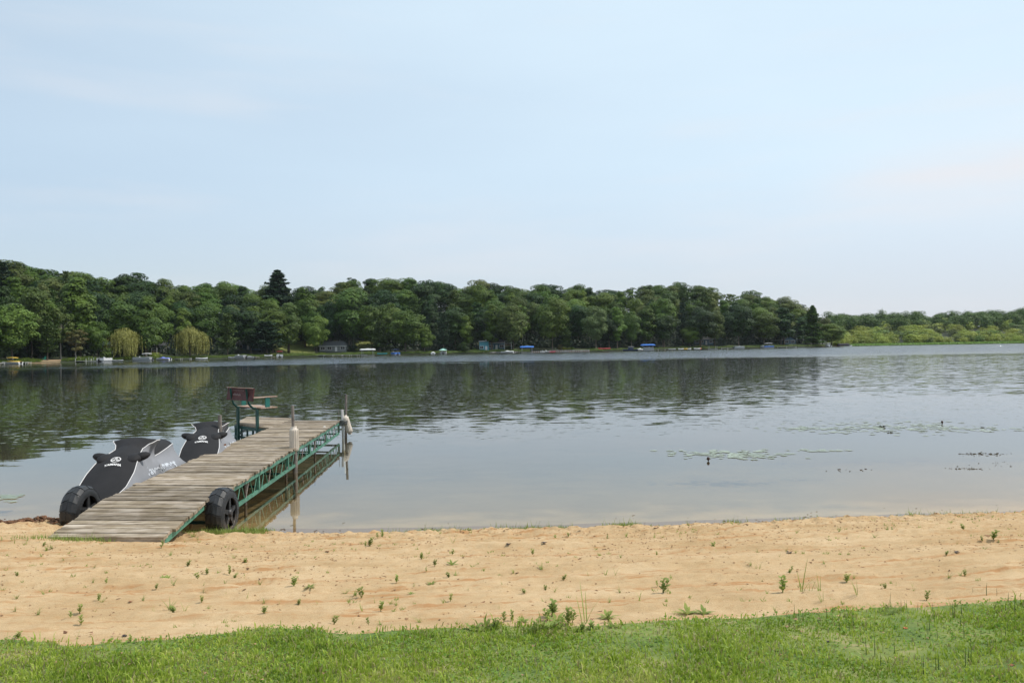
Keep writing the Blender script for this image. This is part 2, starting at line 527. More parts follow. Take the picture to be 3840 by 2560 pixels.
# ------------------------------------------------------------------ water
def water_mat():
    m, n, b = new_mat('lake_water')
    n.nodes.remove(b)
    geo = node(n, 'ShaderNodeNewGeometry')
    pos = geo.outputs['Position']
    sx = node(n, 'ShaderNodeSeparateXYZ'); n.links.new(pos, sx.inputs[0])
    def MR(src, a, b_, c, d, smooth=True):
        r = node(n, 'ShaderNodeMapRange')
        if smooth: r.interpolation_type = 'SMOOTHSTEP'
        r.inputs['From Min'].default_value = a; r.inputs['From Max'].default_value = b_
        r.inputs['To Min'].default_value = c; r.inputs['To Max'].default_value = d
        n.links.new(src, r.inputs['Value']); return r.outputs['Result']
    def MA(op, a, b_=None, c=None):
        x = node(n, 'ShaderNodeMath', operation=op)
        for i, s in enumerate((a, b_, c)):
            if s is None: continue
            if isinstance(s, (int, float)): x.inputs[i].default_value = s
            else: n.links.new(s, x.inputs[i])
        return x.outputs[0]
    # wind streaks: broad fields that decide how ruffled the surface is
    st = noise(n, 1, 3, .55, pos, (.006, .03, 1))
    st2 = noise(n, 1, 3, .6, pos, (.05, .12, 1))
    yw = MA('ADD', sx.outputs['Y'], MA('MULTIPLY', MA('SUBTRACT', st.outputs['Fac'], .5), 55))
    yn = MA('ADD', sx.outputs['Y'], MA('MULTIPLY', MA('SUBTRACT', st2.outputs['Fac'], .5), 14))
    a_near = MR(yn, 13, 27, .018, .145)
    a_mid = MR(yw, 30, 62, 0, -.075)
    a_far = MR(yw, 126, 150, 0, 3.2)
    right = MR(sx.outputs['X'], -115, -45, .12, 1)
    a_far = MA('MULTIPLY', a_far, right)
    bay = MA('SUBTRACT', sx.outputs['X'], MA('MULTIPLY', sx.outputs['Y'], .335))     # the open bay on the right lies in the breeze
    a_bay = MA('MULTIPLY', MR(bay, -7, 9, 0, .42), MR(yn, 24, 44, 0, 1))
    a_far = MA('ADD', a_far, a_bay)
    amp = MA('ADD', MA('ADD', a_near, a_mid), a_far)
    patch = MR(st2.outputs['Fac'], .3, .7, .55, 1.35)
    amp = MA('MULTIPLY', amp, patch)
    n1 = noise(n, 1, 2.5, .5, pos, (1.3, 2.9, 1))
    n2 = noise(n, 1, 2, .5, pos, (3.6, 8.0, 1))
    def slope(t, k):
        s = node(n, 'ShaderNodeVectorMath', operation='SUBTRACT'); s.inputs[1].default_value = (.5, .5, .5)
        n.links.new(t.outputs['Color'], s.inputs[0])
        q = node(n, 'ShaderNodeVectorMath', operation='MULTIPLY'); q.inputs[1].default_value = (k * .6, k, 0)
        n.links.new(s.outputs[0], q.inputs[0]); return q.outputs[0]
    ad = node(n, 'ShaderNodeVectorMath', operation='ADD')
    s2 = slope(n2, 1.0)                      # sparse steeper wavelets that catch the sky
    ab = node(n, 'ShaderNodeVectorMath', operation='ABSOLUTE'); n.links.new(s2, ab.inputs[0])
    th = node(n, 'ShaderNodeVectorMath', operation='SUBTRACT'); n.links.new(ab.outputs[0], th.inputs[0]); th.inputs[1].default_value = (.12, .145, 0)
    mxv = node(n, 'ShaderNodeVectorMath', operation='MAXIMUM'); n.links.new(th.outputs[0], mxv.inputs[0]); mxv.inputs[1].default_value = (0, 0, 0)
    sg = node(n, 'ShaderNodeVectorMath', operation='SIGN'); n.links.new(s2, sg.inputs[0])
    pk = node(n, 'ShaderNodeVectorMath', operation='MULTIPLY'); n.links.new(mxv.outputs[0], pk.inputs[0]); n.links.new(sg.outputs[0], pk.inputs[1])
    pk2 = node(n, 'ShaderNodeVectorMath', operation='SCALE'); n.links.new(pk.outputs[0], pk2.inputs[0]); n.links.new(MA('ADD', MR(yn, 15, 34, 0, 18), MR(yw, 40, 80, 0, 12)), pk2.inputs['Scale'])
    n.links.new(slope(n1, .44), ad.inputs[0]); n.links.new(pk2.outputs[0], ad.inputs[1])
    sc = node(n, 'ShaderNodeVectorMath', operation='SCALE'); n.links.new(ad.outputs[0], sc.inputs[0]); n.links.new(amp, sc.inputs['Scale'])
    up = node(n, 'ShaderNodeVectorMath', operation='ADD'); up.inputs[1].default_value = (0, 0, 1); n.links.new(sc.outputs[0], up.inputs[0])
    nm = node(n, 'ShaderNodeVectorMath', operation='NORMALIZE'); n.links.new(up.outputs[0], nm.inputs[0])
    # keep every mirrored direction above the water plane (waves hide the troughs behind them)
    I = geo.outputs['Incoming']
    def VM(op, a, b_=None, sc_=None):
        x = node(n, 'ShaderNodeVectorMath', operation=op)
        n.links.new(a, x.inputs[0])
        if b_ is not None: n.links.new(b_, x.inputs[1])
        if sc_ is not None: n.links.new(sc_, x.inputs['Scale'])
        return x
    dt = VM('DOT_PRODUCT', nm.outputs[0], I).outputs['Value']
    r0 = VM('SUBTRACT', VM('SCALE', nm.outputs[0], None, MA('MULTIPLY', dt, 2.0)).outputs[0], I).outputs[0]
    sr_ = node(n, 'ShaderNodeSeparateXYZ'); n.links.new(r0, sr_.inputs[0])
    cb = node(n, 'ShaderNodeCombineXYZ'); n.links.new(sr_.outputs['X'], cb.inputs['X']); n.links.new(sr_.outputs['Y'], cb.inputs['Y'])
    n.links.new(MA('ADD', MA('ABSOLUTE', sr_.outputs['Z']), .002), cb.inputs['Z'])
    nm = VM('NORMALIZE', VM('ADD', VM('NORMALIZE', cb.outputs[0]).outputs[0], I).outputs[0])
    fr = node(n, 'ShaderNodeFresnel'); fr.inputs['IOR'].default_value = 1.42
    n.links.new(nm.outputs[0], fr.inputs['Normal'])
    gl = node(n, 'ShaderNodeBsdfGlossy'); gl.inputs['Roughness'].default_value = .015
    gl.inputs['Color'].default_value = (.97, .98, 1, 1)
    n.links.new(nm.outputs[0], gl.inputs['Normal'])
    tr = node(n, 'ShaderNodeBsdfTransparent'); tr.inputs['Color'].default_value = (.88, .82, .64, 1)
    mx = node(n, 'ShaderNodeMixShader')
    bf = MA('SUBTRACT', 1.0, geo.outputs['Backfacing'])     # seen from below the surface lets light through
    n.links.new(MA('MULTIPLY', fr.outputs[0], bf), mx.inputs[0]); n.links.new(tr.outputs[0], mx.inputs[1]); n.links.new(gl.outputs[0], mx.inputs[2])
    n.links.new(mx.outputs[0], n.nodes.get('Material Output').inputs['Surface'])
    return m
WATER = water_mat()
wm = MB(); wm.add([(-900, 8, 0), (900, 8, 0), (900, 1100, 0), (-900, 1100, 0)], [(0, 1, 2, 3)])
water = wm.build('lake_water', WATER)
tag(water, 'calm lake water mirroring the wooded far shore', kind='structure')

# ------------------------------------------------------------------ far shore
FAR = [(-2500, 150), (-400, 205), (40, 233), (400, 268), (900, 315), (1200, 345), (1600, 360), (1900, 364), (2250, 370), (2400, 392),
       (2800, 418), (3080, 440), (3240, 462), (3840, 462), (4600, 430), (6500, 330)]
def shoreD(px): return lerp_tab(px, FAR)
SKYL = [(-2500, 900), (-300, 940), (0, 972), (60, 990), (130, 1005), (200, 1020), (300, 1020), (350, 1032), (520, 1038), (600, 1055), (680, 1072), (760, 1064),
        (850, 1072), (1000, 1078), (1100, 1092), (1200, 1084), (1240, 1062), (1300, 1043), (1400, 1048), (1470, 1042), (1600, 1050), (1680, 1064),
        (1740, 1090), (1790, 1068), (1880, 1078), (2040, 1072), (2170, 1074), (2300, 1084), (2400, 1066), (2560, 1060), (2700, 1090),
        (2850, 1100), (2900, 1115), (2980, 1136), (3040, 1160), (3080, 1185)]
SKYR = [(3000, 1178), (3250, 1184), (3340, 1182), (3440, 1172), (3465, 1194), (3520, 1178), (3700, 1170), (3800, 1168), (3900, 1150), (4400, 1120), (6500, 1050)]
def smooth(t):
    t = min(1, max(0, t)); return t * t * (3 - 2 * t)
def hill(px, off):
    """ground height on the far side at picture column px and metres behind the water's edge"""
    D = shoreD(px) + off
    zl = 2.18 + (hor(px) - lerp_tab(px, SKYL)) * (shoreD(px) + 85) / F - 17
    left = .5 + min(off, 12) * .06 + max(0, zl) * smooth((off - 10) / 75)
    zr = 2.18 + (hor(px) - lerp_tab(px, SKYR)) * (shoreD(px) + 290) / F - 13
    right = .25 + max(0, zr) * smooth((off - 25) / 260)
    k = smooth((px - 3060) / 60)
    return left * (1 - k) + right * k - .9 * (1 - min(1, max(0, off + 1.5) / 1.5))
def shorepoint(px, off, dz=0):
    D = shoreD(px) + off
    return Vector((Xat(px, D), D, hill(px, off) + dz))
pxs = np.concatenate([np.linspace(-2500, -100, 20), np.linspace(0, 4200, 140), np.linspace(4400, 6500, 12)])
offs = [-2, -.6, 0, .8, 2, 4, 8, 14, 22, 30, 40, 50, 62, 75, 90, 110, 140, 180, 230, 290, 350, 500, 800]
V = []
for o_ in offs:
    for p_ in pxs:
        q = shorepoint(p_, o_)
        V.append((q.x, q.y, q.z if o_ > -1 else -1.2))
V = np.array(V)
nx = len(pxs); i = np.arange(nx - 1)[None, :] + np.arange(len(offs) - 1)[:, None] * nx
Fq = np.stack([i, i + 1, i + 1 + nx, i + nx], -1).reshape(-1, 4)
def turf_far():
    m, n, b = new_mat('far_turf')
    t = noise(n, .12, 5, .6)
    r = ramp(n, [(.35, (.014, .020, .008)), (.6, (.030, .040, .014)), (.8, (.07, .08, .025))])
    n.links.new(t.outputs['Fac'], r.inputs['Fac']); n.links.new(r.outputs[0], b.inputs['Base Color'])
    b.inputs['Roughness'].default_value = .95
    return m
far_ground = link('far_shore_ground', np_mesh('far_shore_ground', V, Fq, turf_far(), smooth=True))
tag(far_ground, 'grassy wooded bank rising behind the far edge of the lake', kind='structure')

def lawn_patch(p0, p1, o0, o1, label):
    xs = np.linspace(p0, p1, 14); os_ = np.linspace(o0, o1, 9); P = []
    for o_ in os_:
        for p_ in xs:
            j = (N2(o_ * .4 + p0, p_ * .08) - .5)
            q = shorepoint(p_ + j * 14, o_); P.append((q.x, q.y, q.z + .12))
    nx = len(xs); i = np.arange(nx - 1)[None, :] + np.arange(len(os_) - 1)[:, None] * nx
    Fq = np.stack([i, i + 1, i + 1 + nx, i + nx], -1).reshape(-1, 4)
    o = link('far_lawn', np_mesh('far_lawn', np.array(P), Fq, simple('mown_lawn', (.17, .19, .05), .95, var=.25, nscale=.25), smooth=True)); tag(o, label, kind='structure')
lawn_patch(1015, 1182, 1, 40, 'sunlit yellow green lawn beyond the red roofed pontoon')
lawn_patch(1180, 1300, .5, 8, 'lawn strip before the grey cottage')
lawn_patch(1335, 1412, 10, 34, 'sunlit slope above the white boat lift')
lawn_patch(1570, 1770, .6, 7, 'bright grass between green canopy boat and turquoise shed')
lawn_patch(2140, 2215, 1.5, 11, 'bright lawn right of the flagpole')
lawn_patch(2910, 3040, .8, 7, 'lawn below the gabled cottage')

# ------------------------------------------------------------------ trees
R = np.random.RandomState(5)
def leaf_quads(P, Nrm, size, R, tilt=.5, asp=1.0, down=False):
    """quads at points P, facing roughly Nrm"""
    n = len(P)
    Nn = Nrm + R.normal(0, tilt, (n, 3)) * 0.6
    Nn /= np.linalg.norm(Nn, axis=1)[:, None] + 1e-9
    A = R.normal(0, 1, (n, 3))
    if down: A = np.tile(np.array([0, 0, 1.]), (n, 1)) + R.normal(0, .08, (n, 3))
    A -= Nn * (A * Nn).sum(1)[:, None]
    A /= np.linalg.norm(A, axis=1)[:, None] + 1e-9
    B = np.cross(Nn, A)
    s = size * R.uniform(.6, 1.3, (n, 1))
    A = A * s * asp; B = B * s
    V = np.stack([P - A * .5, P + B * .42 + A * .06, P + A * .5, P - B * .42 + A * .1], 1).reshape(-1, 3)
    Fq = np.arange(n * 4).reshape(-1, 4)
    return V, Fq
def crown_mesh(name, kind, seed, mat, H=18.0, Wd=11.0, base=.28, leaves=4200, size=.62):
    R = np.random.RandomState(seed)
    if kind in ('broad', 'tall', 'sparse', 'shrub'):
        nl = {'broad': 30, 'tall': 28, 'sparse': 26, 'shrub': 16}[kind]
        zc = H * (base + 1) / 2; hz = H * (1 - base) / 2
        cen = []; rad = []
        for k in range(nl):
            t = (k + .5) / nl
            zz = -1 + 2 * t
            a = R.uniform(0, 2 * pi)
            if kind == 'tall': prof = (1 - max(0, zz) ** 1.6 * .85) * (1 - .35 * max(0, -zz)) * .95
            else: prof = sqrt(max(0.02, 1 - abs(zz) ** 2.6)) * (1 - .12 * max(0, -zz))
            r = Wd / 2 * prof * R.uniform(.45, .95) * .84
            cen.append((cos(a) * r, sin(a) * r, zc + hz * zz * .9 + R.normal(0, .3)))
            rad.append(R.uniform(.75, 1.35) * Wd * (.185 if kind != 'sparse' else .12))
        cen = np.array(cen); rad = np.array(rad)
        which = R.choice(nl, leaves, p=rad ** 2 / (rad ** 2).sum())
        d = R.normal(0, 1, (leaves, 3)); d[:, 2] = d[:, 2] * .75 + .42
        d /= np.linalg.norm(d, axis=1)[:, None]
        rr = rad[which] * R.uniform(.72, 1.06, leaves) ** .6
        P = cen[which] + d * rr[:, None] * np.array([1, 1, .72])
        out = P - np.array([0, 0, zc]); out /= np.linalg.norm(out, axis=1)[:, None]
        V, Fq = leaf_quads(P, d * .8 + out * .4 + np.array([0, 0, .5]), size, R)
        # inner mass that closes the middle of the crown
        ni = int(leaves * (.16 if kind != 'sparse' else .05))
        d = R.normal(0, 1, (ni, 3)); d /= np.linalg.norm(d, axis=1)[:, None]
        P2 = np.array([0, 0, zc]) + d * np.array([Wd * .30, Wd * .30, hz * .72]) * R.uniform(.3, 1, (ni, 1)) ** .5
        V2, F2 = leaf_quads(P2, d, size * 1.7, R)
        V = np.concatenate([V, V2]); Fq = np.concatenate([Fq, F2 + len(V) - len(V2)])
    elif kind in ('spruce', 'pine'):
        Ps = []; Ns = []
        z = H * base
        lay = 0
        while z < H * .985:
            t = (z - H * base) / (H * (1 - base))
            if kind == 'spruce': rad = Wd / 2 * (1 - t) ** .62 * R.uniform(.6, 1.25) + .15
            else: rad = Wd / 2 * sqrt(max(.03, 1 - t ** 1.8)) * R.uniform(.55, 1.15)
            nb = 9 if kind == 'spruce' else 6
            a0 = R.uniform(0, 6)
            for k in range(nb):
                a = a0 + 2 * pi * k / nb + R.normal(0, .2)
                L_ = rad * R.uniform(.55, 1.12)
                m = int((70 if kind == 'pine' else 46) * L_ / (Wd / 2)) + 6
                u = R.uniform(.08, 1, m) ** .7
                lat = R.normal(0, .16 + .11 * L_, m) * (1.1 - u * .5)
                x = cos(a) * u * L_ - sin(a) * lat; y = sin(a) * u * L_ + cos(a) * lat
                rise = (.12 if kind == 'pine' else -.10)
                zz = z + u * L_ * rise + (u ** 3) * L_ * .12 + R.normal(0, .13, m)
                Ps.append(np.stack([x, y, zz], 1)); Ns.append(np.tile([0, 0, 1.], (m, 1)))
            z += (H * (1 - base)) / (15 if kind == 'pine' else 26) * R.uniform(.8, 1.2)
        P = np.concatenate(Ps); Nn = np.concatenate(Ns)
        V, Fq = leaf_quads(P, Nn, size * .8, R, tilt=1.4, asp=1.5)
    elif kind == 'willow':
        nl = 16; Ps = []; Ns = []
        zt = H
        for k in range(nl):
            a = 2 * pi * k / nl * 2.4; r = Wd / 2 * R.uniform(.05, .72)
            top = H * (.98 - .42 * (r / (Wd / 2)) ** 2) * R.uniform(.88, 1.02)
            cx, cy = cos(a) * r, sin(a) * r; lr = Wd * .19
            for _ in range(48):
                dx, dy = R.normal(0, lr * .6, 2)
                q = hypot(dx, dy) / lr
                zs = top - q * q * 1.1
                ln = R.uniform(.3, 1) * (zs - H * .10)
                if hypot(cx + dx, cy + dy) < Wd * .22: ln *= .5
                m = int(ln / .45) + 2
                zz = zs - np.linspace(0, ln, m)
                ox = np.linspace(0, .25, m) * (cx + dx) / Wd * 2
                oy = np.linspace(0, .25, m) * (cy + dy) / Wd * 2
                Ps.append(np.stack([cx + dx + ox + R.normal(0, .05, m), cy + dy + oy + R.normal(0, .05, m), zz], 1))
                nn = np.array([cx + dx, cy + dy, 1.2]); Ns.append(np.tile(nn / np.linalg.norm(nn), (m, 1)))
        P = np.concatenate(Ps); Nn = np.concatenate(Ns)
        V, Fq = leaf_quads(P, Nn, .26, R, tilt=.9, asp=2.6, down=True)
    return np_mesh(name, V, Fq, mat)
def trunk_mesh(kind, seed, mat, H=18.0, Wd=11.0, base=.28):
    r = random.Random(seed); m = MB()
    h = H * (.9 if kind in ('spruce', 'pine') else .68)
    tr = .24 if kind in ('spruce', 'pine') else .26
    pts = []; rs = []
    for k in range(7):
        t = k / 6
        pts.append((r.gauss(0, .12) * t * 2, r.gauss(0, .12) * t * 2, h * t)); rs.append(tr * (1.35 if k == 0 else 1) * (1 - .8 * t))
    m.tube(pts, rs, 7)
    if kind not in ('spruce',):
        for k in range(7 if kind != 'sparse' else 11):
            t = r.uniform(base * 1.1, .65); i_ = min(5, int(t / (h / H) * 6)); p0 = Vector(pts[i_])
            a = r.uniform(0, 2 * pi); ln = Wd * r.uniform(.25, .42)
            p1 = p0 + Vector((cos(a) * ln * .5, sin(a) * ln * .5, ln * .45)); p2 = p1 + Vector((cos(a) * ln * .5, sin(a) * ln * .5, ln * .35))
            m.tube([p0, p1, p2], [rs[i_] * .55, rs[i_] * .35, .03], 5)
    return m.mesh('trunk', mat)
BARK = simple('bark', (.12, .095, .07), .9, var=.35, nscale=3, bump=.4, objvar=.3)
BARKL = simple('pale_bark', (.30, .27, .23), .9, var=.3, nscale=3, bump=.4, objvar=.2)
LEAF = {
    'dark': leafmat('leaves_dark', (.015, .042, .009), (.036, .086, .016), .3, .12),
    'mid': leafmat('leaves_mid', (.045, .098, .013), (.098, .172, .024), .28, .15),
    'bright': leafmat('leaves_bright', (.080, .155, .022), (.135, .225, .036), .18, .2),
    'pale': leafmat('leaves_pale', (.100, .155, .050), (.145, .200, .070), .12, .3),
    'olive': leafmat('leaves_olive', (.080, .120, .024), (.135, .175, .04), .2, .15),
    'tan': leafmat('leaves_tan', (.17, .125, .05), (.13, .15, .045), .1, .3),
    'willow': leafmat('leaves_willow', (.27, .30, .075), (.38, .40, .12), .1, .35, nscale=.6),
    'needle': leafmat('needles_dark', (.022, .050, .026), (.040, .078, .034), .2, .12),
    'needleg': leafmat('needles_green', (.055, .110, .026), (.095, .155, .038), .2, .2),
    'marsh': leafmat('leaves_marsh', (.25, .325, .05), (.38, .44, .10), .22, .35, hue=.025),
}
KW = {'broad': 'round crowned', 'tall': 'tall narrow', 'sparse': 'loose open', 'spruce': 'pointed evergreen', 'pine': 'layered evergreen', 'willow': 'weeping willow', 'shrub': 'bushy'}
SPEC = {'broad': (18, 12, .24, 8500, .50), 'tall': (18, 8, .18, 6800, .48), 'sparse': (16, 9, .30, 2600, .48), 'shrub': (4, 4.5, .02, 700, .34),
        'spruce': (20, 8.5, .10, 0, .75), 'pine': (18, 9.5, .2, 0, .7), 'willow': (11, 12, .1, 0, .4)}
MESHES = {}
def variant(kind, tone, k):
    key = (kind, tone, k)
    if key not in MESHES:
        H, Wd, base, lv, sz = SPEC[kind]
        sk = (kind, 'shape', k)
        if sk not in MESHES:
            MESHES[sk] = crown_mesh('crown', kind, 100 + k * 7 + len(kind), LEAF[tone], H, Wd, base, lv, sz)
            MESHES[(kind, 'trunk', k)] = trunk_mesh(kind, 50 + k, BARKL if kind in ('sparse',) else BARK, H, Wd, base)
            MESHES[key] = MESHES[sk]
            MESHES[(kind, 'tone', k)] = tone
        else:
            me = MESHES[sk].copy(); me.materials.clear(); me.materials.append(LEAF[tone]); MESHES[key] = me
    return MESHES[key], MESHES[(kind, 'trunk', k)]
def plant_tree(pos, kind, tone, k, H, Wd, label, group, cat='tree', name=None, trunk=True):
    cm, tm = variant(kind, tone, k)
    H0, W0 = SPEC[kind][:2]
    nm = name or {'willow': 'willow_tree', 'spruce': 'spruce_tree', 'pine': 'pine_tree', 'shrub': 'shrub'}.get(kind, 'leafy_tree')
    if trunk:
        e = empty(nm, pos, random.uniform(0, 6.28), label, cat, group)
        e.scale = (Wd / W0, Wd / W0, H / H0)
        link('crown', cm, e); link('trunk', tm, e)
    else:
        e = link(nm, cm); e.location = pos; e.rotation_euler.z = random.uniform(0, 6.28); e.scale = (Wd / W0, Wd / W0, H / H0)
        tag(e, label, cat, group)
    return e
LAND = [(-300, 'beyond the left edge of the yellow boat'), (30, 'above the yellow covered speedboat'), (150, 'above the small beach with the green chair'), (330, 'behind the row of white dock posts'),
        (460, 'around the left weeping willow'), (560, 'above the white bimini pontoon'), (640, 'above the blue covered boat'), (720, 'around the right weeping willow'),
        (820, 'between the right willow and the grey pontoon'), (920, 'above the small grey pontoon'), (1005, 'above the covered jet ski across the lake'), (1060, 'above the red roofed pontoon boat'),
        (1150, 'above the sunlit far lawn'), (1240, 'above the grey cottage with white windows'), (1380, 'above the white boat lift canopy'), (1480, 'above the blue and white pontoon boat'),
        (1640, 'above the green canopied boat'), (1730, 'left of the turquoise shed'), (1815, 'above the turquoise shed'), (1905, 'above the white covered runabout'), (1980, 'above the lobed blue canopy'),
        (2050, 'above the seawall with pedal boats'), (2120, 'behind the flagpole'), (2210, 'above the end of the long white pier'), (2290, 'above the red canoes'), (2360, 'above the navy cabin boat'),
        (2430, 'above the flat blue canopy'), (2520, 'right of the flat blue canopy'), (2600, 'above the orange tailed boat'), (2680, 'above the empty boat lift'), (2780, 'above the silver far pontoon'),
        (2880, 'above the pontoon with flat white top'), (2960, 'above the gabled cottage'), (3050, 'at the right end of the wood')]
def landmark(px):
    return min(LAND, key=lambda t: abs(t[0] - px))[1]
USED = {}
def tree_label(kind, tone, row, px):
    tw = {'dark': 'dark green', 'mid': 'green', 'bright': 'bright green', 'pale': 'pale green', 'olive': 'olive green', 'tan': 'brownish', 'needle': 'blackish green', 'needleg': 'green', 'marsh': 'yellow green', 'willow': 'yellow green'}[tone]
    rw = ['in front', 'second row', 'mid slope', 'high slope', 'skyline', 'skyline', 'skyline'][row]
    return f"{tw} {KW[kind]} tree, {rw}, {landmark(px)}"
heroes = [
    # px, top y, width px, kind, tone, offset, variant, label
    (45, 1150, 190, 'broad', 'bright', 6, 0, 'bright low branched tree right behind the yellow speedboat'),
    (120, 1080, 170, 'broad', 'mid', 14, 1, 'big green tree left of the layered pine by the small beach'),
    (178, 1185, 95, 'pine', 'needleg', 5, 0, 'green layered pine over the small beach with the chair'),
    (160, 1055, 90, 'tall', 'olive', 24, 0, 'yellowish tall crown high above the green beach chair'),
    (228, 1150, 100, 'sparse', 'olive', 9, 1, 'loose olive tree with grey bare twigs right of the small beach'),
    (300, 1045, 150, 'tall', 'bright', 15, 1, 'tallest bright green tree left of the left willow'),
    (285, 1232, 95, 'sparse', 'tan', 3, 0, 'brown tinged small tree leaning over the white dock posts'),
    (365, 1205, 85, 'broad', 'mid', 6, 2, 'green tree overhanging the pale house left of the willow'),
    (466, 1228, 128, 'willow', 'willow', 3, 0, 'left weeping willow with long hanging strands by the pontoon'),
    (553, 1110, 112, 'tall', 'bright', 12, 2, 'narrow bright green tree between the two willows'),
    (712, 1221, 132, 'willow', 'willow', 3, 1, 'right weeping willow, rounder, over the white rowing boat'),
    (620, 1052, 100, 'broad', 'olive', 55, 3, 'light topped tree on the skyline right of the bright narrow tree'),
    (1045, 1010, 165, 'spruce', 'needle', 62, 0, 'tall dark spruce rising alone above the skyline'),
    (1085, 1130, 95, 'tall', 'needleg', 16, 0, 'green feathery tree below and right of the tall spruce'),
    (1145, 1080, 110, 'tall', 'mid', 30, 1, 'tall green tree right of the tall spruce'),
    (1188, 1192, 92, 'broad', 'bright', 5, 4, 'bright yellow green tree beside the grey cottage'),
    (1000, 1200, 140, 'pine', 'needle', 7, 1, 'dark spreading pine over the covered jet ski'),
    (1310, 1085, 165, 'broad', 'mid', 22, 5, 'wide green tree above the grey cottage roof'),
    (1425, 1195, 90, 'pine', 'needleg', 6, 2, 'layered dull green pine above the teal canoe'),
    (1520, 1170, 150, 'broad', 'mid', 6, 0, 'broad tree hanging low over the bank left of the green canopied boat'),
    (1592, 1225, 70, 'broad', 'bright', 3, 1, 'low sunlit bush-like tree left of the white covered boat'),
    (1795, 1068, 95, 'broad', 'mid', 50, 2, 'feathery round tree on the skyline above the turquoise shed'),
    (1845, 1135, 85, 'tall', 'mid', 10, 0, 'green tall tree just right of the turquoise shed'),
    (1925, 1152, 125, 'broad', 'olive', 5, 3, 'olive leafy tree standing over the white covered runabout'),
    (2072, 1123, 115, 'broad', 'bright', 8, 4, 'high crowned tree on bare trunks left of the flagpole'),
    (2125, 1228, 52, 'pine', 'needleg', 5, 0, 'small drooping olive tree behind the flagpole'),
    (2235, 1150, 104, 'broad', 'pale', 4, 5, 'lone pale green tree with a thick pale trunk by the long pier'),
    (2315, 1152, 66, 'tall', 'bright', 6, 2, 'narrow fresh green tree above the red canoes'),
    (2368, 1175, 84, 'broad', 'mid', 5, 0, 'green tree above the navy cabin boat'),
    (2425, 1148, 80, 'tall', 'mid', 7, 1, 'tall tree right above the flat blue canopy'),
    (2490, 1120, 120, 'broad', 'mid', 12, 1, 'huge rounded tree right of the flat blue canopy'),
    (2588, 1222, 72, 'broad', 'mid', 4, 2, 'small rounded tree above the white dinghies'),
    (2680, 1170, 95, 'broad', 'mid', 8, 3, 'green tree above the empty boat lift'),
    (2770, 1150, 110, 'broad', 'dark', 10, 4, 'dark tree above the silver far pontoon'),
    (2865, 1175, 110, 'broad', 'mid', 7, 5, 'rounded tree above the flat white topped pontoon'),
    (2940, 1150, 95, 'tall', 'dark', 8, 0, 'dark tall tree left of the gabled cottage'),
    (3050, 1146, 92, 'spruce', 'mid', 6, 1, 'last evergreen at the right end of the wood'),
    (3118, 1216, 100, 'broad', 'bright', 8, 0, 'rounded sunlit tree behind the last white boat'),
    (3085, 1190, 80, 'broad', 'olive', 20, 2, 'olive tree just right of the last evergreen'),
    (20, 975, 90, 'pine', 'needle', 60, 1, 'dark ragged pine on the skyline at the left picture edge'),
    (250, 1012, 60, 'pine', 'needleg', 50, 2, 'thin evergreen tip above the tallest bright tree'),
]
def hero(px, top, wpx, kind, tone, off, k, label):
    b = shorepoint(px, off, -.15); D = b.y
    zt = atD(px, top, D).z
    plant_tree(b, kind, tone, k, zt - b.z, wpx * D / F, label, None)
for h_ in heroes: hero(*h_)
# the rest of the wood, row by row up the hill
rows = [(7, 70, 0), (20, 74, 1), (36, 76, 2), (54, 72, 3), (72, 68, 4), (88, 62, 5)]
keep_open = [(135, 250), (395, 515), (590, 800), (1030, 1180), (1195, 1300), (1350, 1410), (1770, 1860), (1940, 2030), (2090, 2180), (2195, 2275), (2935, 2985)]
placed = []
for off, step, row in rows:
    px = -520 + row * 13
    while px < 3060:
        p = px + random.uniform(-18, 18)
        px += step * (1 if px > 900 else 1.15) * random.uniform(.85, 1.15)
        if row == 0 and any(a < p < b for a, b in keep_open): continue
        if row == 0 and any(abs(p - h[0]) < h[2] * .42 and h[5] < 12 for h in heroes): continue
        if row >= 4 and p > 3010: continue
        o_ = off + random.uniform(-5, 5)
        b = shorepoint(p, max(3.5, o_), -.2); D = b.y
        full = lerp_tab(p, SKYL)
        frac = [.60, .66, .78, .90, .985, 1.0][row] + random.uniform(-.07, .05)
        if row >= 4: frac = 1.0 + random.uniform(-.06, .025) + (random.uniform(.03, .07) if random.random() < .18 else 0)
        zt = 2.18 + (hor(p) - full) * D / F * frac
        if row >= 4: zt = 2.18 + (hor(p) - full) * D / F * frac
        H = max(11, min(27, zt - b.z))
        kind = random.choices(['broad', 'tall', 'sparse', 'pine'], [.62, .2, .06, .12])[0]
        if row >= 4: kind = random.choices(['broad', 'tall', 'sparse'], [.72, .12, .16])[0]
        tone = random.choices(['dark', 'mid', 'bright', 'olive'], [.28, .46, .14, .12])[0] if kind != 'pine' else random.choice(['needle', 'needleg'])
        Wd = (1.2 if row >= 3 else 1.0) * {'broad': random.uniform(11, 15.5), 'tall': random.uniform(7, 9.5), 'sparse': random.uniform(8, 11), 'pine': random.uniform(8, 11)}[kind]
        k = random.randrange({'broad': 6, 'tall': 3, 'sparse': 2, 'pine': 3}[kind])
        lab = tree_label(kind, tone, row, p)
        placed.append((plant_tree(b, kind, tone, k, H, Wd, lab, None), lab))
cnt = {}; seq = {}
for o_, lab in placed: cnt[lab] = cnt.get(lab, 0) + 1
for o_, lab in placed:
    if cnt[lab] in (2, 3):
        seq.setdefault(lab, []).append(o_)
    if cnt[lab] > 1: o_['group'] = lab.split(',')[0] + 's ' + lab.split(',')[-1].strip()

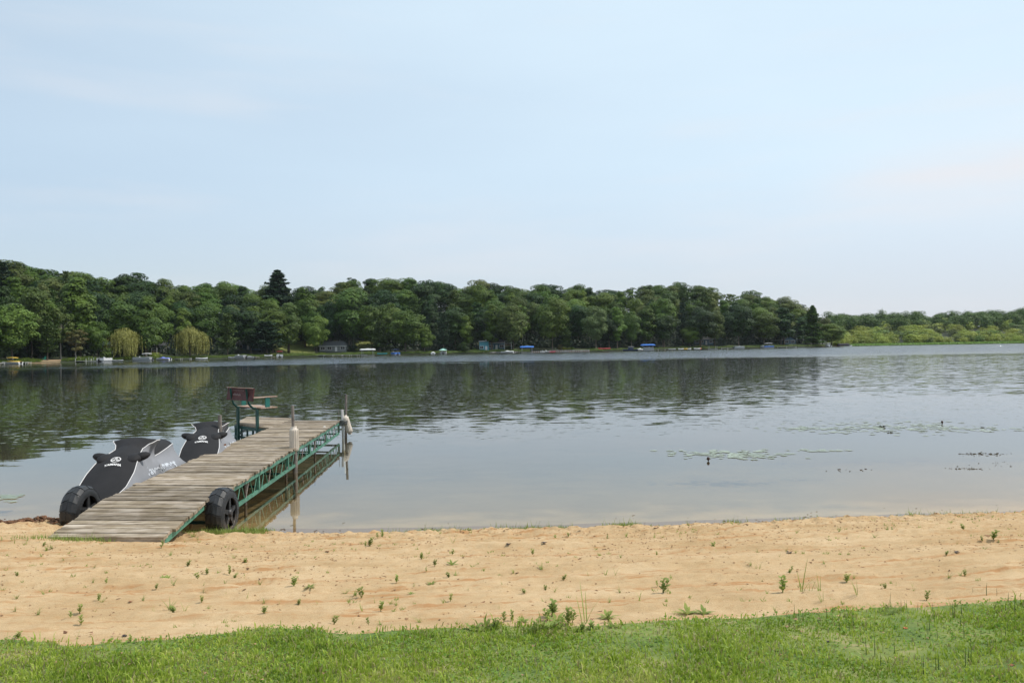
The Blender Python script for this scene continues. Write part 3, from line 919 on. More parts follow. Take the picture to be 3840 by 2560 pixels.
for lab, os_ in seq.items():
    os_.sort(key=lambda o: o.location.x / o.location.y)
    for o_, wd_ in zip(os_, ('left one', 'right one') if len(os_) == 2 else ('leftmost', 'middle one', 'rightmost')):
        t_ = lab + ', ' + wd_
        if len(t_.replace('-', ' ').split()) > 16: t_ = t_.replace(' crowned', '').replace('in front, ', 'front, ')
        o_['label'] = t_
# undergrowth closing the wood at eye level behind the front rows
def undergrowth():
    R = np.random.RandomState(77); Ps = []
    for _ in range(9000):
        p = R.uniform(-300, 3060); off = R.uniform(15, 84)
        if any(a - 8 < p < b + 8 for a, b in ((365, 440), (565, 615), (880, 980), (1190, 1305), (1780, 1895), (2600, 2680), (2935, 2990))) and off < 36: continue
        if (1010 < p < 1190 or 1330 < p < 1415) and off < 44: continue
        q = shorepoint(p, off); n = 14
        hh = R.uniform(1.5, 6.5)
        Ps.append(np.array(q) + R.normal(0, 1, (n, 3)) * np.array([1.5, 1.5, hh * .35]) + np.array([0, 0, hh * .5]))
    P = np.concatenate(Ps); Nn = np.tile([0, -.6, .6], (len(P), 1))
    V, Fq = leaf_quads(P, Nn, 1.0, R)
    o = link('woodland_undergrowth', np_mesh('woodland_undergrowth', V, Fq, leafmat('undergrowth_leaves_shade', (.010, .022, .008), (.020, .040, .012), .1, .05)))  # leaf colour made very dark to carry the shade under the trees
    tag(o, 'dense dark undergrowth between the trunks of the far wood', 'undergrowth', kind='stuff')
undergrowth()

# marsh bushes and the far hill wood on the right
zones = [(470, 'nearest the reed strip'), (520, 'in the middle of the marsh'), (600, 'at the back of the marsh')]
def marsh():
    n = 0
    for t in range(290):
        p = random.uniform(3090, 4050); off = 26 + 230 * random.random() ** 1.25
        b = shorepoint(p, off, -.1)
        z = 'nearest the reed strip' if off < 60 else 'in the middle of the marsh' if off < 130 else 'at the back of the marsh'
        side = 'left part' if p < 3350 else 'middle part' if p < 3600 else 'right part'
        Hh = random.uniform(3.2, 6) + off * .012
        tone = random.choices(['marsh', 'olive', 'bright', 'mid'], [.82, .08, .07, .03])[0]
        tw = {'marsh': 'yellow green', 'olive': 'olive', 'bright': 'bright green', 'mid': 'dark green'}[tone]
        plant_tree(b, 'shrub', tone, random.randrange(4), Hh, Hh * random.uniform(1.4, 2.2), f'{tw} marsh bush {z}, {side} of the marsh', f'{tw} marsh bushes {z}, {side}', cat='bush', name='marsh_bush', trunk=False)
marsh()
def hill_wood():
    R = np.random.RandomState(3); Vs = []; Fs = []; k = 0
    base = []
    for kd in range(4):
        me, _ = variant('broad', 'dark', kd)
        v = np.zeros(len(me.vertices) * 3, np.float32); me.vertices.foreach_get('co', v); v = v.reshape(-1, 4, 3)
        base.append(v[R.choice(len(v), 900, replace=False)])
    for t in range(300):
        p = R.uniform(3040, 4300); off = R.uniform(165, 330)
        b = np.array(shorepoint(p, off, -.3)); v = base[R.randint(4)].copy().reshape(-1, 4, 3)
        c = v.mean(1, keepdims=True); v = c + (v - c) * 1.9
        v = v.reshape(-1, 3)
        a = R.uniform(0, 6.28); s = R.uniform(.75, 1.1)
        x = v[:, 0] * cos(a) - v[:, 1] * sin(a); y = v[:, 0] * sin(a) + v[:, 1] * cos(a)
        zs = R.uniform(.55, .85)
        if R.rand() < .06: zs *= 1.2
        Vs.append(np.stack([x * s, y * s, v[:, 2] * zs], 1) + b)
    V = np.concatenate(Vs); Fq = np.arange(len(V)).reshape(-1, 4)
    o = link('far_hill_wood', np_mesh('far_hill_wood', V, Fq, LEAF['mid']))
    tag(o, 'distant dark green wood along the low hill on the right', 'wood', kind='stuff')
hill_wood()
def reeds():
    R = np.random.RandomState(9); Ps = []
    n = 26000
    for _ in range(n):
        p = R.uniform(3150, 4400); off = R.uniform(-1.2, 30)
        q = shorepoint(p, off); Ps.append((q.x, q.y, max(0, q.z) + R.uniform(.1, .8)))
    P = np.array(Ps)
    V, Fq = leaf_quads(P, np.tile([0, -1., .5], (n, 1)), .55, R, asp=1.7, down=True)
    o = link('marsh_reeds', np_mesh('marsh_reeds', V, Fq, leafmat('reed_green', (.13, .24, .035), (.20, .32, .055), .1, .35)))
    tag(o, 'strip of bright green reeds between open water and marsh bushes', 'reeds', kind='stuff')
    Ps = []
    for _ in range(14000):
        p = R.uniform(-300, 3120); off = R.uniform(-.3, 7)
        if (150 < p < 235) or (1985 < p < 2200): continue
        m = 6; q = shorepoint(p, off)
        h = .35 + .9 * float(N2(p * .03, off * .3)) ** 2
        Ps.append(np.array(q) + R.normal(0, .3, (m, 3)) * np.array([1, 1, h * .8]) + np.array([0, 0, h * .5]))
    P = np.concatenate(Ps)
    V, Fq = leaf_quads(P, np.tile([0, -.7, .7], (len(P), 1)), .38, R)
    o = link('bank_plants', np_mesh('bank_plants', V, Fq, LEAF['mid']))
    tag(o, 'low green plants along the far waterline below the trees', 'bank plants', kind='stuff')
reeds()

# ------------------------------------------------------------------ boats, docks and houses across the lake
WH = simple('white_gelcoat', (.72, .72, .71), .35, var=.06, nscale=1.5)
ALU = simple('brushed_aluminium', (.42, .43, .44), .35, metal=.5, var=.15, nscale=3)
DK = simple('black_trim', (.02, .02, .022), .5, var=.3)
GREYB = simple('boat_grey', (.34, .35, .36), .5, var=.15)
BLUE = simple('blue_canvas', (.055, .20, .62), .7, var=.12, nscale=1)
PBLUE = simple('violet_blue_canvas', (.16, .20, .62), .7, var=.35, nscale=1.2, mscale=(6, 1, 1))
NAVY = simple('navy_paint', (.03, .05, .13), .4, var=.2)
REDC = simple('red_canvas', (.40, .05, .05), .7, var=.2)
GRNC = simple('green_canvas', (.06, .20, .15), .7, var=.2)
MINT = simple('mint_canvas', (.32, .55, .47), .7, var=.1)
YEL = simple('yellow_canvas', (.62, .42, .07), .7, var=.15, nscale=1.5)
WHC = simple('white_canvas', (.70, .69, .67), .7, var=.08, nscale=1.5)
PLNK = simple('far_dock_wood', (.42, .38, .33), .8, var=.2, nscale=2)
PLNW = simple('far_dock_white', (.62, .60, .56), .8, var=.1, nscale=2)
CLR = simple('dark_window', (.03, .035, .04), .1, var=.2)
ORG = simple('orange_paint', (.65, .18, .05), .5, var=.1)
TEAL = simple('teal_paint', (.03, .28, .33), .4, var=.15)
PINK = simple('pink_plastic', (.65, .12, .16), .4, var=.1)
def hull(mb, L_, B, h, z0=-.15, n=9, bow=.35):
    secs = []
    for i_ in range(n):
        t = i_ / (n - 1); x = -L_ / 2 + L_ * t
        wd = B / 2 * (1 - max(0, (t - bow) / (1 - bow)) ** 2.2) if t < .999 else .03
        wd = max(wd, .03); hh = h * (1 + .25 * t * t)
        secs.append([(x, -wd, hh), (x, -wd * .9, hh * .5), (x, -wd * .55, z0 + .1 * t), (x, 0, z0 + .3 * t ** 3), (x, wd * .55, z0 + .1 * t), (x, wd * .9, hh * .5), (x, wd, hh)])
    return mb.loft(secs)
def bimini(e, x0, x1, B, z0, z1, mat, name='bimini_top'):
    m = MB(); secs = []
    for i_ in range(5):
        t = i_ / 4; x = x0 + (x1 - x0) * t; dz = -.08 * abs(2 * t - 1) ** 2
        secs.append([(x, -B / 2, z1 - .16 + dz), (x, -B / 2, z1 - .04 + dz), (x, -B / 4, z1 + .04 + dz), (x, B / 4, z1 + .04 + dz), (x, B / 2, z1 - .04 + dz), (x, B / 2, z1 - .16 + dz)])
    m.loft(secs); t_ = m.build(name, mat, e)
    for sy in (-1, 1):
        fr = MB(); fr.tube([(x0 + .1, sy * B / 2, z1 - .05), ((x0 + x1) / 2 - .1, sy * B / 2, z0)], .025, 5)
        fr.tube([(x1 - .1, sy * B / 2, z1 - .05), ((x0 + x1) / 2 + .2, sy * B / 2, z0)], .025, 5)
        fr.build('bimini_frame', ALU, e)
def pontoon_boat(px, D, heading, label, L_=6.5, side=WH, top=None, z=0.0, seats=GREYB, topspan=(-.3, .35)):
    e = empty('pontoon_boat', (Xat(px, D), D, z), heading, label, 'boat', 'boats moored along the far shore')
    for sy in (-1, 1):
        m = MB(); m.tube([(-L_ / 2, sy * .85, .12), (L_ / 2 - .7, sy * .85, .12), (L_ / 2 - .1, sy * .85, .3)], [.3, .3, .05], 9); m.build('pontoon', ALU, e)
    MB().box((0, 0, .5), (L_ - .2, 2.4, .1)).build('deck', GREYB, e)
    for sy in (-1, 1):
        MB().box((0, sy * 1.17, .88), (L_ - .9, .05, .62)).build('side_panel', side, e)
        MB().tube([(-L_ / 2 + .4, sy * 1.17, 1.24), (L_ / 2 - .45, sy * 1.17, 1.24)], .03, 6).build('rail', WHC, e)
    for sx in (-1, 1):
        MB().box((sx * (L_ / 2 - .45), 0, .88), (.05, 2.29, .6)).build('side_panel', side, e)
    MB().box((-L_ / 2 + 1.1, 0, .8), (.8, 2.0, .5)).box((-L_ / 2 + .8, 0, 1.1), (.2, 2.0, .45)).build('seat', seats, e)
    MB().box((.5, .6, .95), (.6, .7, .8)).box((.62, .6, 1.45), (.05, .6, .25), ry=-.3).build('console', WH, e)
    m = MB(); m.box((-L_ / 2 - .25, 0, .75), (.35, .38, .5)).box((-L_ / 2 - .25, 0, .2), (.16, .12, .75)); m.build('outboard_motor', DK, e)
    if top: bimini(e, L_ * topspan[0], L_ * topspan[1], 2.3, 1.24, 2.55, top)
    return e
def runabout(px, D, heading, label, L_=5.4, hullm=WH, cover=None, top=None, z=0.05, humps=True, group='boats moored along the far shore'):
    e = empty('speedboat', (Xat(px, D), D, z), heading, label, 'boat', group)
    m = MB(); hull(m, L_, 2.1, .62); m.build('hull', hullm, e)
    MB().tube([(-L_ / 2, 1.06, .52), (L_ * .1, 1.07, .56), (L_ * .45, .5, .66)], .04, 5).tube([(-L_ / 2, -1.06, .52), (L_ * .1, -1.07, .56), (L_ * .45, -.5, .66)], .04, 5).build('rub_rail', DK, e)
    if cover:
        m = MB(); secs = []
        for i_ in range(10):
            t = i_ / 9; x = -L_ / 2 + .1 + (L_ - .3) * t
            wd = 1.0 * (1 - max(0, (t - .4) / .6) ** 2.2) + .04
            hh = .66 + (.5 * math.exp(-((t - .52) / .16) ** 2) + .22 * math.exp(-((t - .15) / .14) ** 2) if humps else .15)
            secs.append([(x, -wd, .60 + .1 * t), (x, -wd * .6, (hh + .66) / 2 + .05), (x, 0, hh + .05), (x, wd * .6, (hh + .66) / 2 + .05), (x, wd, .60 + .1 * t)])
        m.loft(secs, closed=True); m.build('boat_cover', cover, e)
    else:
        MB().box((.5, 0, .95), (.06, 1.7, .5), ry=-.5).build('windscreen', CLR, e)
        MB().box((-.6, 0, .72), (1.2, 1.5, .35)).build('seat', GREYB, e)
    m = MB(); m.box((-L_ / 2 - .15, 0, .5), (.35, .4, .45)).box((-L_ / 2 - .15, 0, .05), (.15, .12, .6)); m.build('outboard_motor', DK, e)
    if top: bimini(e, -L_ * .25, L_ * .12, 1.9, .75, 1.95, top)
    return e
def boat_lift(px, D, heading, label, mat, L_=6.6, W_=3.0, z=0.0, h=2.6, droop=.35, lobes=True):
    e = empty('boat_lift', (Xat(px, D), D, z), heading, label, 'boat lift', 'canopied boat lifts on the far shore')
    for sx in (-1, 1):
        for sy in (-1, 1):
            MB().tube([(sx * L_ * .36, sy * W_ / 2, -1), (sx * L_ * .36, sy * W_ / 2, h)], .06, 6).build('post', ALU, e)
    MB().box((0, W_ / 2, .15), (L_ * .8, .1, .12)).box((0, -W_ / 2, .15), (L_ * .8, .1, .12)).box((-L_ * .36, 0, .15), (.1, W_, .12)).box((L_ * .36, 0, .15), (.1, W_, .12)).build('cradle', ALU, e)
    if mat:
        m = MB(); secs = []
        for i_ in range(13):
            t = i_ / 12; x = -L_ / 2 + L_ * t
            endf = min(1, min(t, 1 - t) * 7)
            top = h + .12 + .28 * endf ** .6 + (.07 * cos(t * 4 * pi) if lobes else 0)
            wd = W_ / 2 * (.75 + .32 * endf ** .5)
            zl = h - droop
            secs.append([(x, -wd, zl), (x, -wd * .98, h), (x, -wd * .5, top - .06), (x, 0, top), (x, wd * .5, top - .06), (x, wd * .98, h), (x, wd, zl), (x, 0, h - .05)])
        m.loft(secs); m.build('canopy', mat, e)
    return e
def small_craft(px, D, heading, label, name, cat, mat, L_=3.0, B=.75, h=.3, z=.05, extra=None, group=None):
    e = empty(name, (Xat(px, D), D, z), heading, label, cat, group)
    m = MB(); secs = []
    for i_ in range(9):
        t = i_ / 8; x = -L_ / 2 + L_ * t; w_ = B / 2 * sqrt(max(.01, 1 - abs(2 * t - 1) ** 2.4)); rise = .12 * abs(2 * t - 1) ** 3
        secs.append([(x, -w_, h * .7 + rise), (x, -w_ * .6, -.02 + rise), (x, w_ * .6, -.02 + rise), (x, w_, h * .7 + rise), (x, 0, h + rise)])
    m.loft(secs); m.build('hull', mat, e)
    if extra == 'ski':
        MB().box((-.3, 0, .5), (1.2, .35, .3)).build('seat', DK, e)
        MB().box((.35, 0, .62), (.25, .6, .25)).build('handlebar', DK, e)
    elif extra == 'pedal':
        for sy in (-1, 1): MB().box((-.2, sy * .3, .5), (.5, .45, .3)).box((-.45, sy * .3, .8), (.12, .45, .5)).build('seat', WH, e)
    else:
        MB().ell((0, 0, h + .02), (.45, .22, .05)).build('cockpit', DK, e)
    return e
def far_dock(px0, px1, D0, D1, label, mat=PLNK, wd=1.2, z=.45, posts=True, white_post=False):
    a = Vector((Xat(px0, D0), D0, 0)); b = Vector((Xat(px1, D1), D1, 0)); ln = (b - a).length
    e = empty('jetty', a, atan2(b.y - a.y, b.x - a.x), label, 'dock', 'docks along the far shore')
    MB().box((ln / 2, 0, z), (ln, wd, .1)).build('decking', mat, e)
    n = max(2, int(ln / 3.2))
    for k in range(n + 1):
        for sy in (-1, 1):
            MB().tube([(ln * k / n, sy * (wd / 2 + .05), -1), (ln * k / n, sy * (wd / 2 + .05), z + (.75 if white_post else .2))], .07, 6).build('post', WHC if white_post else mat, e)
    return e
def house(px, off, wpx, label, wallm, roofm, ztop=None, h=2.6, depth=7, name='lake_house', cat='house', wins=4, rise=1.6, gable=False, base=.3, winm=None, deckrail=False, rz=0, door=True):
    b = shorepoint(px, off, -.1); D = b.y; W_ = wpx * D / F
    e = empty(name, b, rz, label, cat)
    MB().box((0, depth / 2, h / 2 + base / 2), (W_, depth, h + base)).build('wall', wallm, e)
    ov = .4
    if gable:
        vs = [(-W_ / 2 - ov, -ov, h + base), (W_ / 2 + ov, -ov, h + base), (0, -ov, h + base + rise + .2), (-W_ / 2 - ov, depth + ov, h + base), (W_ / 2 + ov, depth + ov, h + base), (0, depth + ov, h + base + rise + .2)]
        MB().add(vs, [(0, 2, 5, 3), (1, 4, 5, 2), (0, 3, 4, 1), (3, 5, 4)]).build('roof', roofm, e)
        MB().add([(-W_ / 2, -.01, h + base + .002), (W_ / 2, -.01, h + base + .002), (0, -.01, h + base + rise)], [(0, 1, 2)]).build('gable', wallm, e)
    else:
        zz = h + base
        vs = [(-W_ / 2 - ov, -ov, zz), (W_ / 2 + ov, -ov, zz), (W_ / 2 + ov, depth + ov, zz), (-W_ / 2 - ov, depth + ov, zz), (-W_ / 2 + 1.2, depth / 2, zz + rise), (W_ / 2 - 1.2, depth / 2, zz + rise)]
        rf = MB().add(vs, [(0, 1, 5, 4), (2, 3, 4, 5), (1, 2, 5), (3, 0, 4), (3, 2, 1, 0)]).build('roof', roofm, e)
        MB().box((W_ * .2, depth / 2, zz + rise), (.5, .5, 1.2)).build('chimney', roofm, rf)
    MB().box((0, -ov - .03, h + base - .06), (W_ + 2 * ov, .06, .16)).build('fascia', WHC, e)
    for k in range(wins):
        x = -W_ / 2 + W_ * (k + .5) / wins
        if door and k == wins // 2:
            MB().box((x, -.04, base + 1.0), (.95, .08, 2.0)).build('door', winm or WHC, e); continue
        fr = MB()
        ww = min(1.9, W_ / wins * .75)
        fr.box((x, -.03, base + 1.45), (ww + .24, .06, 1.35)).build('window', WHC, e)
        f_ = e.children[-1] if False else None
        for q in (-1, 1):
            MB().box((x + q * ww / 4, -.075, base + 1.45), (ww / 2 - .08, .03, 1.12)).build('pane', CLR, e)
    return e
WALLG = simple('grey_siding', (.22, .23, .22), .8, var=.1, nscale=2)
WALLW = simple('pale_siding', (.48, .48, .46), .8, var=.1, nscale=2)
WALLT = simple('turquoise_siding', (.10, .30, .36), .8, var=.15, nscale=2)
WALLB = simple('blue_grey_siding', (.10, .16, .20), .8, var=.15, nscale=2)
ROOFD = simple('dark_shingle', (.06, .06, .062), .9, var=.3, nscale=4)
ROOFG = simple('grey_shingle', (.10, .105, .105), .9, var=.25, nscale=4)
ROOFR = simple('tan_shingle', (.24, .17, .12), .9, var=.25, nscale=4)
WOODB = simple('brown_boards', (.26, .15, .09), .8, var=.25, nscale=3)

house(402, 22, 66, 'pale single storey house behind the left willow', WALLW, simple('pale_roof', (.45, .5, .55), .7), wins=3, h=3)
house(590, 24, 46, 'small pale cottage half hidden between the willows', WALLG, ROOFD, wins=2, h=2.4)
house(930, 26, 90, 'dark cottage under the pines behind the grey pontoon', WALLB, ROOFD, wins=3, h=2.6)
house(1248, 18, 100, 'grey cottage with three white framed windows behind the stone wall', WALLG, ROOFG, wins=4, h=2.4, rise=2.2)
house(1385, 42, 60, 'brick coloured house glimpsed above the white boat lift canopy', WOODB, ROOFR, wins=2, h=3)
house(1815, 10, 34, 'turquoise shed with flat white eaves', WALLT, WHC, wins=2, h=4.2, rise=.3, depth=5, name='shed', cat='shed')
house(1862, 16, 60, 'dim blue grey house beside the turquoise shed', WALLB, ROOFD, wins=3, h=3)
house(2640, 20, 70, 'dark house with white window frames behind the empty lift', WALLB, ROOFD, wins=4, h=2.7)
house(2962, 16, 46, 'small gabled cottage with two light windows near the end of the wood', WALLB, ROOFG, wins=2, h=2.3, rise=2.2, gable=True, door=False)

def rail_deck(px, off, wpx, label, z=1.6):
    b = shorepoint(px, off); D = b.y; W_ = wpx * D / F
    e = empty('raised_deck', b, 0, label, 'deck')
    MB().box((0, 1.2, z), (W_, 2.4, .12)).build('platform', WOODB, e)
    for s_ in (-1, 1):
        MB().tube([(s_ * W_ / 2 * .95, 0, 0), (s_ * W_ / 2 * .95, 0, z + 1.9)], .08, 6).build('post', WHC, e)
    MB().box((0, 0, z + 1.0), (W_, .06, .1)).box((0, 0, z + 1.9), (W_ * 1.02, .08, .1)).build('rail', WHC, e)
    m = MB()
    for k in range(10): m.box((-W_ / 2 + W_ * (k + .5) / 10, 0, z + .5), (.05, .04, 1.0))
    m.build('balusters', WOODB, e)
    return e
rail_deck(578, 8, 22, 'small brown wooden deck between the willows')
rail_deck(1905, 9, 26, 'white railed wooden deck behind the white covered runabout', z=2.4)

sd = shoreD
runabout(42, sd(42) - 4, radians(172), 'white speedboat with yellow cover and yellow bimini at far left', L_=5.8, cover=YEL, top=YEL)
far_dock(-30, 8, sd(0) - 3, sd(0) - 5, 'pale dock left of the yellow speedboat', PLNW)
far_dock(84, 106, sd(90) + .5, sd(90) - 6, 'pale dock right of the yellow speedboat', PLNW)
far_dock(292, 372, sd(330) - 3.5, sd(330) - 3.5, 'low dock with a row of tall white posts', PLNW, white_post=True, wd=3)
boat_lift(362, sd(362) - 6, 0, 'open white boat lift frame at the end of the white posts', None, L_=4.6, h=1.6)
pontoon_boat(392, sd(392) - 9, radians(80), 'white boat with red stripe moored stern out left of the left willow', L_=5, side=WH)
small_craft(441, sd(441) - 2, .2, 'little dark rowing boat in front of the left willow', 'rowing_boat', 'boat', GREYB, 3.4, 1.1, .45)
pontoon_boat(534, sd(534) - 7, radians(180), 'grey pontoon boat with white rail and white bimini', L_=6.4, side=GREYB, top=WHC, topspan=(-.42, -.05))
runabout(612, sd(612) - 6, radians(170), 'low boat under a violet blue cover between the willows', L_=5.2, cover=PBLUE, humps=True)
far_dock(645, 715, sd(680) - 2, sd(680) - 3, 'thin pale dock running to the right willow', PLNW, wd=.9)
small_craft(756, sd(756) - 3, .1, 'white rowing boat under the right willow', 'rowing_boat', 'boat', WH, 4.2, 1.3, .55)
small_craft(872, sd(872) - 3, 0, 'small upturned boat left of the grey pontoon', 'rowing_boat', 'boat', GREYB, 3.2, 1.2, .6)
pontoon_boat(903, sd(903) - 7, radians(160), 'small grey pontoon with pale seats under the pines', L_=4.6, side=GREYB)
runabout(930, sd(930) - 9, radians(200), 'low white bowrider right beside the small grey pontoon', L_=4.4)
small_craft(1006, sd(1006) - 6, .15, 'white jet ski with dark cover on its lift across the lake', 'jet_ski', 'jet ski', WH, 3.0, 1.2, .5, extra='ski', z=.6)
far_dock(948, 965, sd(955) + 1, sd(955) - 3, 'short grey dock under the dark pines', PLNK)
pontoon_boat(1049, sd(1049) - 8, radians(105), 'white pontoon with red canopy in front of the sunlit lawn', L_=5.5, side=WH, top=REDC)
far_dock(1018, 1038, sd(1030) - 3, sd(1030) - 3, 'short dock left of the red canopied pontoon', PLNK)
far_dock(1180, 1284, sd(1230) - 1.5, sd(1230) - 2.5, 'long pale pier in front of the grey cottage', PLNW, wd=1.6, z=.55)
far_dock(1286, 1372, sd(1330) - 2, sd(1330) - 8, 'dock with white bollards leading to the white lift', PLNW, wd=1.2)
boat_lift(1379, sd(1379) - 9, 0, 'boat lift with long white canopy', WHC, L_=6.3)
small_craft(1433, sd(1433) - 2, -.25, 'teal canoe lying on the bank', 'canoe', 'canoe', TEAL, 4.6, .9, .45, z=.5)
pontoon_boat(1483, sd(1483) - 8, radians(115), 'blue and white pontoon with thin blue bimini', L_=6.2, side=BLUE, top=NAVY)
runabout(1624, sd(1624) - 5, radians(95), 'small boat with shiny white cover left of the green canopy', L_=4.6, cover=WHC)
pontoon_boat(1663, sd(1663) - 7, radians(90), 'pontoon with dark green canopy', L_=5.2, side=WH, top=GRNC)
e_ = empty('umbrella', (Xat(1661, sd(1663) - 10), sd(1663) - 10, 0), 0, 'mint green peaked canopy over the boat stern', 'canopy')
m = MB(); k_ = [(1.9 * cos(a), 1.9 * sin(a), 1.75) for a in np.linspace(0, 2 * pi, 8, endpoint=False)]
m.add(k_ + [(0, 0, 2.5)], [(i_, (i_ + 1) % 8, 8) for i_ in range(8)]); m.build('canopy', MINT, e_)
for a in (0, 2, 4, 6): MB().tube([(1.6 * cos(a * pi / 4 + .3), 1.6 * sin(a * pi / 4 + .3), 0), (1.6 * cos(a * pi / 4 + .3), 1.6 * sin(a * pi / 4 + .3), 1.8)], .04, 5).build('post', ALU, e_)
small_craft(1808, sd(1808) + 2, 0, 'white dinghy on the grass below the turquoise shed', 'dinghy', 'boat', WH, 3.0, 1.4, .6, z=.5)
runabout(1903, sd(1903) - 6, radians(150), 'runabout under a sloping white cover', L_=6.6, cover=WHC)
far_dock(1936, 1968, sd(1950) - 1, sd(1950) - 7, 'grey dock left of the lobed blue canopy', PLNK)
boat_lift(1976, sd(1976) - 6, 0, 'boat lift with lobed bright blue canopy', BLUE, L_=6.0)
# sea wall with upright boards
a = shorepoint(1992, -1.6); b = shorepoint(2212, -1.6)
e_ = empty('sea_wall', (a.x, a.y, 0), atan2(b.y - a.y, b.x - a.x), 'board faced sea wall left of the long white pier', 'sea wall')
ln = (b - a).length
MB().box((ln / 2, .15, .35), (ln, .25, .7)).build('wall', WOODB, e_)
for k in range(int(ln / .9)):
    o_ = MB().box((k * .9 + .4, -.05, .3), (.32, .14, .75)).build('board', WHC, e_)
far_dock(2062, 2209, sd(2130) - 3.2, sd(2130) - 4.5, 'long white pier by the flagpole', PLNW, wd=1.2, z=.85)
small_craft(2038, sd(2040) - 5, .1, 'white pedal boat beside the sea wall', 'pedal_boat', 'pedal boat', WH, 2.6, 1.5, .5, extra='pedal')
small_craft(2051, sd(2050) - 5.5, -.3, 'dark striped pedal boat beside the white one', 'pedal_boat', 'pedal boat', GREYB, 2.4, 1.4, .5, extra='pedal')
small_craft(2070, sd(2070) - 6, 0, 'pink kayak floating at the sea wall', 'kayak', 'kayak', PINK, 2.9, .9, .45)
small_craft(2118, sd(2118) - 6.5, 0, 'flat grey kayak under the long pier', 'kayak', 'kayak', GREYB, 3.8, .9, .3)
# flag pole
fp = shorepoint(2119, 7)
e_ = empty('flagpole', fp, 0, 'white flagpole with a striped flag behind the round bushes', 'flagpole')
MB().tube([(0, 0, 0), (0, 0, 5.0)], [.06, .04], 8).ell((0, 0, 5.05), (.08, .08, .08)).build('pole', WHC, e_)
m = MB()
for s_ in range(9):
    m.cur = s_ % 2
    for j in range(8):
        x0, x1 = .06 + j * .15, .06 + (j + 1) * .15
        z0, z1 = 3.9 + s_ * .09, 3.9 + (s_ + 1) * .09
        f0 = .09 * sin(j * 1.1); f1 = .09 * sin((j + 1) * 1.1)
        if s_ >= 4 and j < 3: m.cur = 2
        else: m.cur = s_ % 2
        for off_, fl in ((0, False), (.012, True)):
            q = [(x0, f0 + off_, z0 - j * .02), (x1, f1 + off_, z0 - j * .02), (x1, f1 + off_, z1 - j * .02), (x0, f0 + off_, z1 - j * .02)]
            m.add(q if not fl else q[::-1], [(0, 1, 2, 3)])
m.build('flag', [simple('flag_red', (.5, .07, .06), .8), WHC, NAVY], e_)
for px_, w_, h_, lab in [(2118, 4.2, 1.7, 'clipped light green bush left in front of the flagpole'), (2134, 3.4, 1.5, 'clipped light green bush right in front of the flagpole'), (2146, 2.6, 1.5, 'rounded darker bush right of the flagpole'),
                         (2100, 3.2, 2.6, 'pink flowering bush left of the flagpole'), (400, 5, 3.6, 'green bush before the pale house left of the willow'), (1740, 9, 3.8, 'wide dark green bush left of the turquoise shed'), (580, 5, 2.0, 'yellow green bush under the small wooden deck')]:
    b = shorepoint(px_, 4.5 if px_ > 2000 else 3.5, -.1)
    plant_tree(b, 'shrub', {2100: 'tan', 2118: 'marsh', 2134: 'marsh', 1740: 'dark', 580: 'marsh'}.get(px_, 'bright'), px_ % 4, h_, w_, lab, None, cat='bush', name='garden_bush', trunk=False)
for px_, lab in ((2260, 'left of two red canoes stacked on the bank'), (2272, 'right of two red canoes stacked on the bank')):
    small_craft(px_, sd(px_) + 1.5, .1, lab, 'canoe', 'canoe', REDC, 4.2, .8, .6, z=.9)
e_ = runabout(2363, sd(2363) - 7, radians(178), 'navy cabin boat with pale hardtop', L_=6.6, hullm=NAVY, top=GREYB)
MB().box((-.2, 0, 1.0), (2.4, 1.6, .8)).build('cabin', NAVY, e_)
far_dock(2285, 2520, sd(2400) - 2.5, sd(2400) - 2.5, 'long low dock passing the navy boat and flat blue canopy', PLNK, wd=1.2, z=.4)
boat_lift(2429, sd(2429) - 6, 0, 'boat lift with flat bright blue canopy', BLUE, L_=6.8, lobes=False)
pontoon_boat(2431, sd(2429) - 6.2, 0, 'pontoon boat parked under the flat blue canopy', L_=5.4, side=GREYB, z=.2)
runabout(2400, sd(2400) - 7, radians(5), 'low white dinghy between navy boat and flat blue canopy', L_=2.8, cover=WHC)
for px_, mt, l_, lab in [(2520, GREYB, 3, 'grey skiff pulled up on the grassy bank'), (2553, WHC, 2.3, 'white hulled dinghy left of the yellow kayak'), (2569, YEL, 2.1, 'yellow kayak between two white dinghies'),
                         (2582, WHC, 2.2, 'white dinghy right of the yellow kayak'), (2614, WHC, 2.8, 'white boat with its bow toward the orange tail'), (2623, ORG, 1.6, 'orange boat end beside the white boat')]:
    small_craft(px_, sd(px_) - 3, 0, lab, 'dinghy', 'boat', mt, l_ * 1.15, 1.1, .6)
boat_lift(2672, sd(2672) - 6, 0, 'empty boat lift frame with a level top beam', None, L_=5, h=1.8)
MB
pontoon_boat(2771, sd(2771) - 6, radians(4), 'silver pontoon boat without roof', L_=5.6, side=ALU)
far_dock(2706, 2752, sd(2730) - 3, sd(2730) - 3, 'pale dock left of the silver pontoon', PLNW)
pontoon_boat(2882, sd(2882) - 6, radians(5), 'pontoon boat with flat white roof near the gabled cottage', L_=5.6, side=BLUE, top=WHC, topspan=(-.32, .3))
pontoon_boat(2864, sd(2864) - 4, radians(185), 'roofless grey pontoon left of the flat white roof', L_=3.4, side=GREYB)
far_dock(2915, 2985, sd(2950) - 3, sd(2950) - 4, 'pale dock below the gabled cottage', PLNW, wd=1)
far_dock(3035, 3160, sd(3100) - 3, sd(3100) - 4, 'brown low dock by the last white boat', WOODB, wd=1.2, z=.35)
e_ = runabout(3104, sd(3104) - 6, radians(100), 'white cabin boat at the right end of the wood', L_=5, top=WHC)
MB().box((-.1, 0, .95), (1.6, 1.8, .7)).build('cabin', WH, e_)
e_ = boat_lift(3162, sd(3162) - 3, 0, 'low dark covered boat lift beside the reeds', simple('dark_grey_canvas', (.06, .055, .06), .8), L_=6.2, h=1.3, droop=.9, lobes=False)
